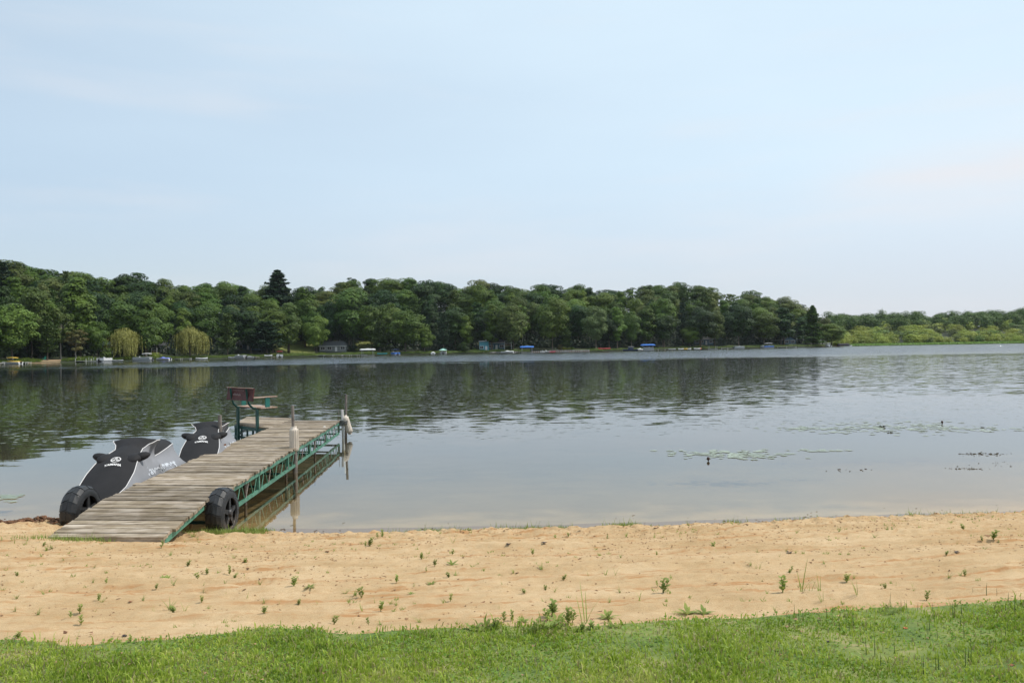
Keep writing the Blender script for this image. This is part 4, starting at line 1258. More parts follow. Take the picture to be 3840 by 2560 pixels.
small_craft(3186, sd(3186) - 4, 0, 'white rowing boat at the tip of the dark lift', 'rowing_boat', 'boat', WH, 2.6, 1, .5)
# little beach and chair on the left
a = [(shorepoint(p_, o_)) for p_, o_ in ((106, -.5), (226, -.5), (230, 5), (112, 6.5))]
m = MB(); m.add([(q.x, q.y, q.z + .16) for q in a] + [(q.x, q.y, q.z - .4) for q in a], [(0, 1, 2, 3), (0, 4, 5, 1), (1, 5, 6, 2), (2, 6, 7, 3), (3, 7, 4, 0)])
tag(m.build('far_beach', simple('far_sand', (.42, .29, .17), .95, var=.2, nscale=.6)), 'small tan beach across the lake on the left', kind='structure')
def lawn_chair(px, off, mat, label):
    e = empty('lawn_chair', shorepoint(px, off, .16), -.4, label, 'chair')
    MB().box((0, 0, .38), (.55, .5, .06), rx=.15).build('seat', mat, e)
    MB().box((0, .3, .72), (.55, .06, .8), rx=-.3).build('backrest', mat, e)
    for s_ in (-1, 1):
        MB().box((s_ * .33, 0, .6), (.12, .65, .04)).build('armrest', mat, e)
        MB().box((s_ * .3, -.26, .3), (.06, .06, .6)).build('leg', mat, e)
        MB().box((s_ * .3, .25, .3), (.06, .06, .6)).build('leg', mat, e)
lawn_chair(166, 5.2, simple('green_plastic', (.05, .42, .30), .5), 'bright green lawn chair on the small far beach')
# stones along the water below the shed
for k in range(26):
    p_ = 1838 + k * 4.1
    q = shorepoint(p_, -.4, .1)
    r_ = random.uniform(.3, .55)
    m = MB(); m.ell((0, 0, 0), (r_, r_ * .7, r_ * .6), 7, 5)
    o_ = m.build('boulder', simple('grey_boulder', (.28, .26, .24), .9, var=.3, nscale=2, objvar=.3), None, q)
    tag(o_, 'grey boulder in the stone edging between shed and white covered runabout', 'boulder', 'boulders edging the bank below the shed')

# ------------------------------------------------------------------ weathered wood for the near dock
def wood_mat(name, c0, c1, c2, objvar=.22, sc=(2.2, 34, 34)):
    m, n, b = new_mat(name)
    geo = node(n, 'ShaderNodeNewGeometry'); oi = node(n, 'ShaderNodeObjectInfo')
    ad = node(n, 'ShaderNodeVectorMath', operation='ADD')
    mul = node(n, 'ShaderNodeVectorMath', operation='SCALE'); mul.inputs['Scale'].default_value = 1
    cmb = node(n, 'ShaderNodeCombineXYZ')
    mm = node(n, 'ShaderNodeMath', operation='MULTIPLY'); mm.inputs[1].default_value = 37
    n.links.new(oi.outputs['Random'], mm.inputs[0]); n.links.new(mm.outputs[0], cmb.inputs[0]); n.links.new(mm.outputs[0], cmb.inputs[2])
    n.links.new(geo.outputs['Position'], ad.inputs[0]); n.links.new(cmb.outputs[0], ad.inputs[1])
    g = noise(n, 1, 6, .65, ad.outputs[0], sc)
    r = ramp(n, [(.28, c0), (.5, c1), (.72, c2)])
    n.links.new(g.outputs['Fac'], r.inputs['Fac'])
    st = noise(n, 3.2, 4, .6, ad.outputs[0])
    r2 = ramp(n, [(.42, (.62, .58, .48)), (.6, (1, 1, 1))])
    n.links.new(st.outputs['Fac'], r2.inputs['Fac'])
    mx = node(n, 'ShaderNodeMixRGB', blend_type='MULTIPLY'); mx.inputs[0].default_value = .8
    n.links.new(r.outputs[0], mx.inputs[1]); n.links.new(r2.outputs[0], mx.inputs[2])
    mr = node(n, 'ShaderNodeMapRange'); mr.inputs['To Min'].default_value = 1 - objvar; mr.inputs['To Max'].default_value = 1 + objvar
    n.links.new(oi.outputs['Random'], mr.inputs['Value'])
    hs = node(n, 'ShaderNodeHueSaturation'); n.links.new(mr.outputs[0], hs.inputs['Value']); n.links.new(mx.outputs[0], hs.inputs['Color'])
    n.links.new(hs.outputs[0], b.inputs['Base Color']); b.inputs['Roughness'].default_value = .85; b.inputs['Specular IOR Level'].default_value = .2
    bp = node(n, 'ShaderNodeBump'); bp.inputs['Strength'].default_value = .5; bp.inputs['Distance'].default_value = .006
    n.links.new(g.outputs['Fac'], bp.inputs['Height']); n.links.new(bp.outputs[0], b.inputs['Normal'])
    return m
DECK = wood_mat('weathered_planks', (.13, .095, .065), (.345, .28, .215), (.54, .465, .38), .32)
GREEN = simple('dock_green_paint', (.085, .225, .155), .55, var=.35, nscale=9)
GREEND = simple('bench_green_paint', (.013, .06, .05), .5, var=.25, nscale=9)
STEEL = simple('rusty_pipe', (.22, .19, .165), .6, metal=.35, var=.35, nscale=12)
PVC = simple('weathered_bumper', (.62, .54, .45), .6, var=.2, nscale=10, mscale=(6, 6, .6), bump=.2)
PIPEW = simple('white_pipe', (.62, .60, .57), .5, var=.12)
RUBB = simple('black_plastic_wheel', (.020, .020, .021), .5, var=.45, nscale=7, spec=.45, bump=.15)
def mud(m):
    n = m.node_tree; b = n.nodes['Principled BSDF']; src = b.inputs['Base Color'].links[0].from_socket
    geo = node(n, 'ShaderNodeNewGeometry'); sx = node(n, 'ShaderNodeSeparateXYZ'); n.links.new(geo.outputs['Position'], sx.inputs[0])
    mr = node(n, 'ShaderNodeMapRange'); mr.inputs['From Min'].default_value = .24; mr.inputs['From Max'].default_value = -.02
    n.links.new(sx.outputs['Z'], mr.inputs['Value'])
    t = noise(n, 22, 5, .7, geo.outputs['Position']); r = ramp(n, [(.40, (0, 0, 0)), (.62, (1, 1, 1))]); n.links.new(t.outputs['Fac'], r.inputs['Fac'])
    mu = node(n, 'ShaderNodeMath', operation='MULTIPLY'); n.links.new(mr.outputs[0], mu.inputs[0]); n.links.new(r.outputs[0], mu.inputs[1])
    mx = node(n, 'ShaderNodeMixRGB'); mx.inputs[2].default_value = (.20, .14, .085, 1); n.links.new(mu.outputs[0], mx.inputs[0]); n.links.new(src, mx.inputs[1]); n.links.new(mx.outputs[0], b.inputs['Base Color'])
mud(RUBB)
ROPE = simple('grey_rope', (.12, .12, .11), .9, var=.3)

dock = empty('dock', (-4.25, 9.75, 0), 0, 'weathered plank dock with ramp, green truss sides and big black wheels', 'dock')
O = Vector((-4.25, 9.75, 0))
def dl(p): return Vector(p) - O
L0, R0 = Vector((-4.86, 8.61, .30)), Vector((-3.61, 8.51, .30))
L1, R1 = Vector((-4.91, 9.84, .46)), Vector((-3.60, 9.66, .46))
L2, R2 = Vector((-5.64, 20.80, .46)), Vector((-4.31, 20.60, .46))
# the edge bows slightly outward along the run
def edgeL(t): return L1.lerp(L2, t) + Vector((-.08 * sin(pi * t), 0, 0))
def edgeR(t): return R1.lerp(R2, t) + Vector((.02 * sin(pi * t), 0, 0))
def plank(a0, a1, b0, b1, th, name='plank', parent=None, mat=None):
    """a0,b0 near ends left/right; a1,b1 far ends; top surface given"""
    vs = [a0, b0, b1, a1]
    lo = [p - Vector((0, 0, th)) for p in vs]
    m = MB()
    # slightly cupped board with worn rounded long edges
    e = .006
    n0 = (a1 - a0).normalized() * e; n1 = (b1 - b0).normalized() * e
    dz = Vector((0, 0, e))
    sec_a = [lo[0], a0 - dz, a0 + n0, (a0 + a1) / 2 - Vector((0, 0, .002)), a1 - n0, a1 - dz, lo[3]]
    sec_b = [lo[1], b0 - dz, b0 + n1, (b0 + b1) / 2 - Vector((0, 0, .002)), b1 - n1, b1 - dz, lo[2]]
    m.loft([[dl(p) for p in sec_a], [dl(p) for p in sec_b]], smooth=False)
    return m.build(name, mat or DECK, dock)
rp = random.Random(3)
n = 9
for k in range(n):
    t0, t1 = k / n + .003, (k + 1) / n - .017 + rp.uniform(-.003, .004)
    ja, jb = rp.uniform(-.012, .012), rp.uniform(-.015, .015)
    z = Vector((0, 0, rp.uniform(-.003, .003)))
    plank(L0.lerp(L1, t0) + Vector((ja, 0, 0)) + z, L0.lerp(L1, t1) + Vector((ja, 0, 0)) + z, R0.lerp(R1, t0) + Vector((jb, 0, 0)) + z, R0.lerp(R1, t1) + Vector((jb, 0, 0)) + z, .038)
n = 77
for k in range(n):
    t0, t1 = (k + .03) / n, (k + 1) / n - (.13 + rp.uniform(-.04, .09)) / n
    ja, jb = rp.gauss(0, .014), rp.gauss(0, .010)
    if k == 8: ja -= .07
    z = Vector((0, 0, rp.gauss(0, .004) + (.004 if k == 0 else 0)))
    z2 = z + Vector((0, 0, rp.gauss(0, .003)))
    plank(edgeL(t0) + Vector((ja, rp.gauss(0, .003), 0)) + z, edgeL(t1) + Vector((ja, 0, 0)) + z, edgeR(t0) + Vector((jb, 0, 0)) + z2, edgeR(t1) + Vector((jb, 0, 0)) + z2, .036)
# side platform, boards cut to its skewed outline
poly = [Vector((-5.47, 18.75, .452)), Vector((-6.83, 20.32, .452)), Vector((-7.2, 22.4, .452)), Vector((-5.72, 21.6, .452)), ]
e1 = (poly[1] - poly[0]); 
udir = Vector((cos(radians(150)), sin(radians(150)), 0)) if False else (poly[2] - poly[3]).normalized()
vdir = Vector((-udir.y, udir.x, 0));
if vdir.y < 0: vdir = -vdir
def clip_strip(poly, v0, v1):
    pts = [(p.dot(udir), p.dot(vdir)) for p in poly]
    def clip(ps, c, keep_above):
        out = []
        for i_ in range(len(ps)):
            a, b = ps[i_], ps[(i_ + 1) % len(ps)]
            ina = (a[1] >= c) == keep_above; inb = (b[1] >= c) == keep_above
            if ina: out.append(a)
            if ina != inb:
                t = (c - a[1]) / (b[1] - a[1]); out.append((a[0] + t * (b[0] - a[0]), c))
        return out
    ps = clip(pts, v0, True)
    if len(ps) > 2: ps = clip(ps, v1, False)
    return ps
vs_ = [p.dot(vdir) for p in poly]
v = min(vs_)
while v < max(vs_) - .02:
    ps = clip_strip(poly, v + .006, v + .135)
    if len(ps) > 2:
        pp = [dl(udir * a + vdir * b) for a, b in ps]
        area = sum(pp[i_].x * pp[(i_ + 1) % len(pp)].y - pp[(i_ + 1) % len(pp)].x * pp[i_].y for i_ in range(len(pp)))
        if area < 0: pp = pp[::-1]
        zz = .452 + rp.uniform(-.003, .003)
        MB().prism([(p.x, p.y) for p in pp], zz - .036, zz).build('plank', DECK, dock)
    v += .141
# fascia and frame under the platform
def beam(a, b, w_, h_, name, mat, parent=None):
    a, b = dl(a), dl(b); d = b - a; L_ = d.length; rz = atan2(d.y, d.x); ry = -atan2(d.z, hypot(d.x, d.y))
    m = MB(); m.box((a + b) / 2, (L_, w_, h_), rz=rz, ry=ry)
    return m.build(name, mat, parent or dock)
def rod(a, b, r_, name, mat, n_=6, parent=None):
    m = MB(); m.tube([dl(a), dl(b)], r_, n_); return m.build(name, mat, parent or dock)
for i_ in range(4):
    a, b = poly[i_].copy(), poly[(i_ + 1) % 4].copy()
    if i_ == 3: continue
    for zz, hh, mt in ((.375, .07, GREEND), (.14, .05, GREEND)):
        a.z = b.z = zz; beam(a, b, .05, hh, 'frame_rail', mt)
for i_ in (1, 2):
    for q in (.02, .5, .98):
        p_ = poly[i_ - 1].lerp(poly[i_], q) if i_ == 1 else poly[1].lerp(poly[2], q)
        rod(Vector((p_.x, p_.y, -.9)), Vector((p_.x, p_.y, .36)), .03, 'support_post', GREEND)
# truss sides
def side_truss(edge, sgn, tstart=0.045, tend=.995):
    off_ = Vector((sgn * -.035, 0, 0))
    nseg = 4
    for s_ in range(nseg):
        a = edge(tstart + (tend - tstart) * s_ / nseg) + off_; b = edge(tstart + (tend - tstart) * (s_ + 1) / nseg) + off_
        a.z = b.z = .46 - .036 - .006 - .030
        beam(a, b, .035, .060, 'top_rail', GREEN)
        a.z = b.z = .135
        beam(a, b, .035, .045, 'bottom_rail', GREEN)
    # bearer boards right below the planks
    ups = 5
    for s_ in range(1, ups + 1):
        p_ = edge(tstart + (tend - tstart) * s_ / ups) + off_
        beam(Vector((p_.x, p_.y, .16)), Vector((p_.x, p_.y, .365)), .04, .045, 'upright', GREEN)
        if True:
            m = MB(); q = dl(p_); m.box((q.x, q.y, .262), (.045, .05, .208)); dock.children[-1].data = m.mesh('upright', GREEN)
    nz = 46
    for s_ in range(nz):
        t0 = tstart + (tend - tstart) * (s_ + (.15 if s_ % 2 else .15)) / nz; t1 = tstart + (tend - tstart) * (s_ + .85) / nz
        a = edge(t0) + off_; b = edge(t1) + off_
        if s_ % 2: a.z, b.z = .365, .155
        else: a.z, b.z = .155, .365
        rod(a, b, .008, 'truss_rod', GREEN if s_ % 3 else STEEL, 5)
side_truss(edgeR, 1); side_truss(edgeL, -1)
for s_ in range(9):
    t = .03 + .95 * s_ / 8
    a, b = edgeL(t) + Vector((.06, 0, 0)), edgeR(t) - Vector((.06, 0, 0)); a.z = b.z = .39
    beam(a, b, .04, .04, 'cross_member', GREEND)
    a = a.copy(); b = b.copy(); a.z = b.z = .14
    beam(a, b, .035, .035, 'cross_member', GREEND)
# ramp rails
for A, B, sg in ((L0, L1, -1), (R0, R1, 1)):
    a = A + Vector((-sg * .05, .02, -.072)); b = B + Vector((-sg * .05, 0, -.072))
    beam(a, b, .05, .065, 'ramp_rail', GREEN)
a, b = L0 + Vector((.005, .012, -.087)), R0 + Vector((-.005, .012, -.087))
beam(a, b, .04, .095, 'ramp_nosing', DECK)
# support legs down to the lake bed
for t, sg, edge in ((.45, 1, edgeR), (.46, -1, edgeL), (.72, 1, edgeR), (.99, -1, edgeL), (.2, 1, edgeR)):
    p_ = edge(t) + Vector((-sg * .12, 0, 0))
    rod(Vector((p_.x, p_.y, -1.4 if t > .3 else -.6)), Vector((p_.x, p_.y, .40)), .024, 'support_leg', STEEL)

# tall pipes with bumpers
def bumper(mb, c, h, r_, tilt=None):
    prof = [(0, .55), (.10, .60), (.115, .98), (.2, 1.0), (.8, 1.0), (.9, .98), (.91, .66), (1, .62)]
    n_ = 14
    base, top = Vector(c), Vector(c) + (tilt or Vector((0, 0, h)))
    pts = [base.lerp(top, t) for t, q in prof]
    mb.tube(pts, [q * r_ for t, q in prof], n_, smooth=True)
    for k in range(n_):       # raised ribs
        a = 2 * pi * k / n_
        d = Vector((cos(a), sin(a), 0)) * r_ * 1.0
        mb.tube([base.lerp(top, .14) + d, base.lerp(top, .88) + d], .006, 4)
    return mb
def pipe(px, D, ytop, ybot_z, r_, name, mat, lean=0.0):
    b = atD(px, ytop, D)
    m = MB(); top = b
    bot = Vector((b.x + lean, b.y, ybot_z))
    m.tube([dl(bot), dl(top)], r_, 10)
    return m.build(name, mat, dock), top
po, tp = pipe(1097, 14.95, 1520, -1.2, .026, 'mooring_pole', STEEL, .035)
m = MB(); bumper(m, dl((tp.x + .02, tp.y, .335)), .50, .078); m.build('bumper', PVC, po)
MB().tube([dl((tp.x + .03, tp.y, -.5)), dl((tp.x + .03, tp.y, .34))], .045, 10).build('sleeve', STEEL, po)
pipe(1283, 20.65, 1535, -1.2, .032, 'white_pole', PIPEW, .05)
po, tp = pipe(1298, 20.9, 1479, -1.2, .030, 'corner_pole', STEEL, -.05)
m = MB(); bumper(m, dl(atD(1314, 1628, 20.7)), .47, .082, dl(atD(1292, 1557, 20.7)) - dl(atD(1314, 1628, 20.7))); m.build('bumper', PVC, po)
MB().tube([dl(atD(1300, 1625, 20.75)), dl(atD(1302, 1690, 20.75))], .012, 5).build('mooring_line', ROPE, po)
po, tp = pipe(824, 15.1, 1556, -1.0, .034, 'mooring_pole', STEEL, .03)
MB().box(dl((tp.x + .03, tp.y, .47)), (.12, .12, .10)).build('bracket', simple('rust_iron', (.16, .07, .035), .8), po)
MB().tube([dl(atD(1270, 1538, 20.6)), dl(atD(1271, 1585, 20.6))], .006, 5).build('wire', STEEL, dock)
# rope coil on the corner
m = MB()
for k in range(4):
    c_ = atD(1282, 1578 + k * 4, 20.62)
    pts = [dl(c_) + Vector((cos(a) * .13, sin(a) * .07, .02 * sin(3 * a + k))) for a in np.linspace(0, 2 * pi, 14)]
    m.tube(pts, .016, 5, cap=False)
m.build('rope_coil', ROPE, dock)
MB().ell(dl(atD(1217, 1603, 18.9)), (.045, .045, .035)).build('deck_cap', WHC, dock)

# wheels
def wheel(c, axis_rz, R_=.285, W_=.235, name='wheel'):
    e = bpy.data.objects.new(name, None); C.objects.link(e); e.parent = dock; e.location = dl(c); e.rotation_euler = (0, 0, axis_rz)
    # axle along local x
    prof = [(-.5, .60), (-.5, .70), (-.47, .82), (-.40, .92), (-.22, .985), (0, 1.0), (.22, .985), (.40, .92), (.47, .82), (.5, .70), (.5, .60)]
    n_ = 40; m = MB()
    secs = []
    for k in range(n_):
        a = 2 * pi * k / n_
        secs.append([(x * W_, cos(a) * r_ * R_, sin(a) * r_ * R_) for x, r_ in prof])
    vs = [p for s_ in secs for p in s_]; np_ = len(prof); fs = []
    for k in range(n_):
        for j in range(np_ - 1):
            k2 = (k + 1) % n_
            fs.append((k * np_ + j, k * np_ + j + 1, k2 * np_ + j + 1, k2 * np_ + j))
    m.add(vs, fs, True)
    # tread lugs in two staggered rows
    for k in range(16):
        for s_ in (-1, 1):
            a0 = 2 * pi * (k + (.12 if s_ > 0 else 0)) / 16
            for (x0, x1, r0, r1) in ((.03, .26, .985, .975), (.26, .45, .975, .875)):
                pts = []
                for rr in (0, .032):
                    for (x, r_) in ((x0, r0), (x1, r1)):
                        for da in (-.165, .165):
                            aa = a0 + da + (x - .03) * .25
                            q = (r_ + rr) * R_
                            pts.append((s_ * x * W_, cos(aa) * q, sin(aa) * q))
                m.add(pts, [(0, 1, 3, 2), (4, 6, 7, 5), (0, 4, 5, 1), (2, 3, 7, 6), (0, 2, 6, 4), (1, 5, 7, 3)])
    m.build('tyre', RUBB, e)
    m = MB()
    for s_ in (-1, 1):
        x = s_ * .40 * W_
        secs = []
        for k in range(32):
            a = 2 * pi * k / 32
            secs.append([(x - .012, cos(a) * .70 * R_, sin(a) * .70 * R_), (x + .012, cos(a) * .70 * R_, sin(a) * .70 * R_), (x + .018, cos(a) * .60 * R_, sin(a) * .60 * R_), (x - .018, cos(a) * .60 * R_, sin(a) * .60 * R_)])
        secs.append(secs[0]); m.loft(secs, caps=False)
        for k in range(5):
            a = 2 * pi * k / 5 + .3
            ca, sa = cos(a), sin(a)
            def P_(r_, t_, x_): return (x_, ca * r_ * R_ - sa * t_, sa * r_ * R_ + ca * t_)
            pts = [P_(.14, -.032, x - .01), P_(.14, .032, x - .01), P_(.63, -.020, x - .01), P_(.63, .020, x - .01), P_(.14, -.032, x + .012), P_(.14, .032, x + .012), P_(.63, -.020, x + .010), P_(.63, .020, x + .010)]
            m.add(pts, [(0, 1, 3, 2), (4, 6, 7, 5), (0, 4, 5, 1), (2, 3, 7, 6), (0, 2, 6, 4), (1, 5, 7, 3)])
    m.build('rim', RUBB, e)
    m = MB(); m.tube([(-W_ * .55, 0, 0), (-W_ * .5, 0, 0), (W_ * .5, 0, 0), (W_ * .56, 0, 0)], [.03, .05, .05, .03], 14); m.build('hub', simple('hub_plastic', (.035, .03, .03), .4), e)
    return e
wheel((-3.54, 10.02, .245), radians(-3.4), .306, .215)
wheel((-5.39, 10.28, .255), radians(-3.4), .305)
rod(Vector((-5.42, 10.28, .27)), Vector((-3.50, 10.02, .262)), .018, 'axle', STEEL)

# ------------------------------------------------------------------ bench on the side platform
e_ = Vector((.703, -.711, 0)); nrm = Vector((.711, .703, 0))
Mb = Vector((-6.33, 19.70, 0))
bench = empty('dock_bench', Mb, atan2(e_.y, e_.x), 'red and green bench seat on tall legs at the dock side platform', 'bench')
# local: x along the seat, y away from the camera
REDP = simple('worn_red_paint', (.075, .018, .015), .6, var=.35, nscale=14)
REDS = wood_mat('worn_red_seat_wood', (.30, .10, .07), (.50, .36, .29), (.62, .54, .47), 0.1)
for k in range(3):
    MB().box((0, .02 + .07 + k * .142, .88), (1.26, .132, .026)).build('seat_board', REDS, bench)
bk = MB().box((-.02, -.16, 1.20), (1.30, .028, .30), rx=radians(-9)).build('backrest', REDP, bench)
MB().box((-.02, -.185, 1.352), (1.31, .034, .012)).build('top_edge', REDS, bk)
def text_mesh(s, size, extrude=.002, bold=0.0):
    cu = bpy.data.curves.new('lettering', 'FONT'); cu.body = s; cu.size = size; cu.extrude = extrude; cu.align_x = 'CENTER'; cu.align_y = 'CENTER'; cu.offset = bold
    ob = bpy.data.objects.new('tmp', cu); C.objects.link(ob)
    dg = bpy.context.evaluated_depsgraph_get(); me = bpy.data.meshes.new_from_object(ob.evaluated_get(dg))
    bpy.data.objects.remove(ob); bpy.data.curves.remove(cu)
    return me
# faded brush marks of the old lettering on the back
m = MB(); rr = random.Random(4)
x = -.35
for k in range(9):
    w_ = rr.uniform(.02, .04)
    zc = 1.185 + rr.uniform(-.008, .008)
    hh = rr.uniform(.03, .06)
    m.tube([(x, -.178, zc - hh / 2), (x + w_ * .4, -.178, zc + hh / 2), (x + w_, -.178, zc - hh / 3)], .0045, 4)
    x += w_ + .012
for k in range(10):
    x = -.3 + k * .055; zc = 1.29
    m.tube([(x, -.195, zc - .008), (x + .02, -.195, zc + .008)], .003, 4)
m.build('faded_lettering', simple('faded_white_paint', (.42, .34, .33), .8), bk)
for sx in (-.42, .38):
    m = MB(); m.tube([(sx, -.215, 1.33), (sx, -.185, 1.10), (sx, -.14, .96), (sx, -.05, .875), (sx, .12, .85), (sx, .40, .85)], .026, 8); m.build('bracket', GREEND, bench)
for sx in (-.34, .66):
    m = MB(); m.box((sx - .10 if sx < 0 else sx - .14, -.02, .17), (.075, .05, 1.36)); m.build('leg', GREEND, bench)
for sx in (-.58, .60):
    MB().box((sx, .20, .995), (.035, .11, .25)).build('arm_support', simple('teal_bench_paint', (.02, .15, .125), .5, var=.2), bench)
MB().box((.605, .14, 1.135), (.07, .62, .024), rz=.08).build('armrest', REDS, bench)

# ------------------------------------------------------------------ covered jet skis
BLK = simple('black_cover_fabric', (.017, .0155, .0165), .75, var=.2, nscale=5, spec=.3)
GRY = simple('silver_cover_fabric', (.235, .235, .25), .6, var=.06, nscale=4, spec=.3)
PIP = simple('white_piping', (.75, .72, .70), .6, var=.05)
SILV = simple('silver_print', (.62, .62, .64), .35, metal=.3, var=.2, nscale=20)
HULLM = simple('jet_ski_hull', (.05, .05, .055), .3, var=.1)
def interp_sec(tab, s_):
    ks = [r_[0] for r_ in tab]
    return [float(np.interp(s_, ks, [r_[j] for r_ in tab])) for j in range(len(tab[0]))]
# s, half width at piping, piping height, crown height, half width of belly, belly height
TAB = [(-1.55, .16, .24, .27, .24, .16), (-1.42, .26, .34, .37, .36, .22), (-1.25, .31, .42, .46, .42, .26), (-.95, .31, .57, .62, .42, .30), (-.70, .27, .69, .75, .40, .32),
       (-.45, .22, .76, .82, .36, .40), (-.25, .19, .80, .865, .33, .45), (-.12, .23, .85, .91, .33, .45), (0, .31, .895, .95, .34, .45), (.09, .335, .90, .925, .34, .45),
       (.17, .20, .78, .82, .34, .45), (.27, .11, .62, .66, .34, .45), (.42, .12, .605, .66, .35, .44), (.62, .165, .64, .74, .36, .43), (.95, .185, .69, .80, .36, .41), (1.22, .175, .715, .80, .36, .39), (1.36, .13, .70, .745, .34, .37),
       (1.48, .08, .64, .66, .34, .34), (1.65, .10, .48, .49, .36, .30), (1.85, .12, .36, .37, .32, .22)]
def ski_top(s_, x):
    _, wp, zp, zc, wb, zb = interp_sec(TAB, s_)
    return zp + (zc - zp) * (1 - min(1, abs(x) / wp) ** 2)
def jet_ski(loc, rz, label, scale=1.0):
    e = empty('covered_jet_ski', loc, rz, label, 'jet ski', 'covered jet skis moored beside the dock'); e.scale = (scale,) * 3
    ss = np.concatenate([np.linspace(-1.55, -.3, 14), np.linspace(-.25, .3, 16), np.linspace(.36, 1.85, 20)])
    m = MB(); g = MB(); hood = []; seat = []; sides = {-1: [], 1: []}
    for s_ in ss:
        _, wp, zp, zc, wb, zb = interp_sec(TAB, s_)
        wr = .006 * sin(s_ * 31) * (1 if abs(s_) < .5 else .3)
        row = [(wp * u, s_, zp + (zc - zp) * (1 - abs(u) ** 2) + wr * sin(u * 9 + s_ * 17)) for u in np.linspace(-1, 1, 13)]
        if s_ <= .13: hood.append(row)
        if .38 <= s_ <= 1.50: seat.append(row)
        if s_ >= .12 and s_ <= .37 or s_ >= 1.46:
            sides.setdefault(2, []).append((s_, row))
        for sg in (-1, 1):
            pts = []
            for u in np.linspace(0, 1, 7):
                x = wp + (wb - wp) * (u ** 1.6); z_ = zp + (zb - zp) * u
                if s_ < -.3: x = wp + (wb - wp) * u
                x -= max(0, wp - .19) * 1.15 * sin(pi * min(1, u * 1.25)) * math.exp(-((s_ - .03) / .16) ** 2)
                pts.append((sg * x, s_, z_))
            pts.append((sg * (wb + .06), s_, max(.05, zb - .18))); pts.append((sg * (wb + .02), s_, .06))
            sides[sg].append(pts)
    m.loft(hood, closed=False, caps=False); m.build('hood_cover', BLK, e)
    m = MB(); m.loft(seat, closed=False, caps=False); m.build('seat_cover', BLK, e)
    rear = [r_ for s_, r_ in sides[2] if s_ < .5]; st = [r_ for s_, r_ in sides[2] if s_ > .5]
    m = MB(); m.loft([hood[-1]] + [[(p[0], p[1] + .002, p[2] - .003) for p in r_] for r_ in rear] + [seat[0]], closed=False, caps=False)
    m.loft([seat[-1]] + st, closed=False, caps=False); m.build('rear_cover', GRY, e)
    for sg in (-1, 1):
        m = MB(); m.loft(sides[sg] if sg > 0 else [s_[::-1] for s_ in sides[sg]], closed=False, caps=False); sp = m.build('side_cover', GRY, e)
        m = MB(); path = [(r_[0][0] * 1.0, r_[0][1], r_[0][2] + .004) if sg < 0 else (r_[-1][0], r_[-1][1], r_[-1][2] + .004) for r_ in hood]
        m.tube(path, .0055, 5); m.build('piping', PIP, e)
        m = MB(); path = [(r_[0][0], r_[0][1], r_[0][2] + .003) if sg < 0 else (r_[-1][0], r_[-1][1], r_[-1][2] + .003) for r_ in seat]
        m.tube(path, .006, 5); m.build('piping', PIP, e)
        # mirror bulge
        m = MB(); E = Euler((.15, -sg * .25, sg * .25)).to_matrix()
        m.ell((sg * .255, -.56, .728), (.145, .085, .060), 14, 8, E); m.ell((sg * .17, -.60, .705), (.13, .17, .07), 12, 8, E); m.build('mirror_bulge', BLK, e)
        # pointed shadow flaps under the bulge
        m = MB(); m.add([(sg * .335, -.52, .70), (sg * .345, -.40, .69), (sg * .39, -.42, .58)], [(0, 1, 2)]); 
    MB().box((0, 1.90, .26), (.5, .22, .05), rx=-.5).build('stern_flap', BLK, e)
    m = MB(); hs = []
    for s_ in np.linspace(-1.53, 1.7, 12):
        _, wp, zp, zc, wb, zb = interp_sec(TAB, s_)
        hs.append([(-wb - .03, s_, .16), (-wb * .8, s_, -.02), (0, s_, -.14), (wb * .8, s_, -.02), (wb + .03, s_, .16)])
    m.loft(hs); m.build('hull', HULLM, e)
    # tow hook strap on the side
    m = MB(); m.tube([(.385, -.50, .42), (.395, -.49, .385), (.40, -.46, .36), (.405, -.42, .355)], .012, 5); m.build('strap', DK, e)
    # round tuning-fork emblem, lying on the hood
    def on(x, y_, lift=.006): return (x, y_, ski_top(y_, x) + lift)
    m = MB(); c_y = -.76; c_x = 0; ro, ri = .068, .054
    sx_, sy_ = 1.0, .80
    ring = []
    for k in range(33):
        a = 2 * pi * k / 32
        ring.append([on(c_x + cos(a) * ro * sx_, c_y + sin(a) * ro * sy_), on(c_x + cos(a) * ri * sx_, c_y + sin(a) * ri * sy_)])
    m.loft(ring, closed=False, caps=False, smooth=False)
    for k in range(3):
        a = pi / 2 + k * 2 * pi / 3
        for of in (-.012, 0, .012):
            d = Vector((cos(a), sin(a))); nn = Vector((-sin(a), cos(a)))
            r0, r1 = (.0, .053) if of == 0 else (.014, .048)
            p0 = d * r0 + nn * of; p1 = d * r1 + nn * of; hw = nn * .0035
            q = [p0 - hw, p0 + hw, p1 + hw, p1 - hw]
            m.add([on(c_x + v_.x * sx_, c_y + v_.y * sy_, .007) for v_ in q], [(0, 1, 2, 3)])
        d = Vector((cos(a), sin(a))); nn = Vector((-sin(a), cos(a)))
        q = [d * .018 - nn * .018, d * .018 + nn * .018, d * .026 + nn * .018, d * .026 - nn * .018]
        m.add([on(c_x + v_.x * sx_, c_y + v_.y * sy_, .007) for v_ in q], [(0, 1, 2, 3)])
    m.build('round_emblem', PIP, e)
    # brand lettering below the emblem, following the hood
    me = text_mesh('YAMAHA', .054, .0, .0022)
    for v_ in me.vertices:
        x = v_.co.x * 1.0; y_ = c_y - .105 + v_.co.y * 1.1 - x * x * 1.6
        v_.co = on(x, y_, .008)
    me.materials.append(PIP); link('lettering', me, e)
    # side lettering on the dock side
    me = text_mesh('WaveRunner', .205, .0, .006)
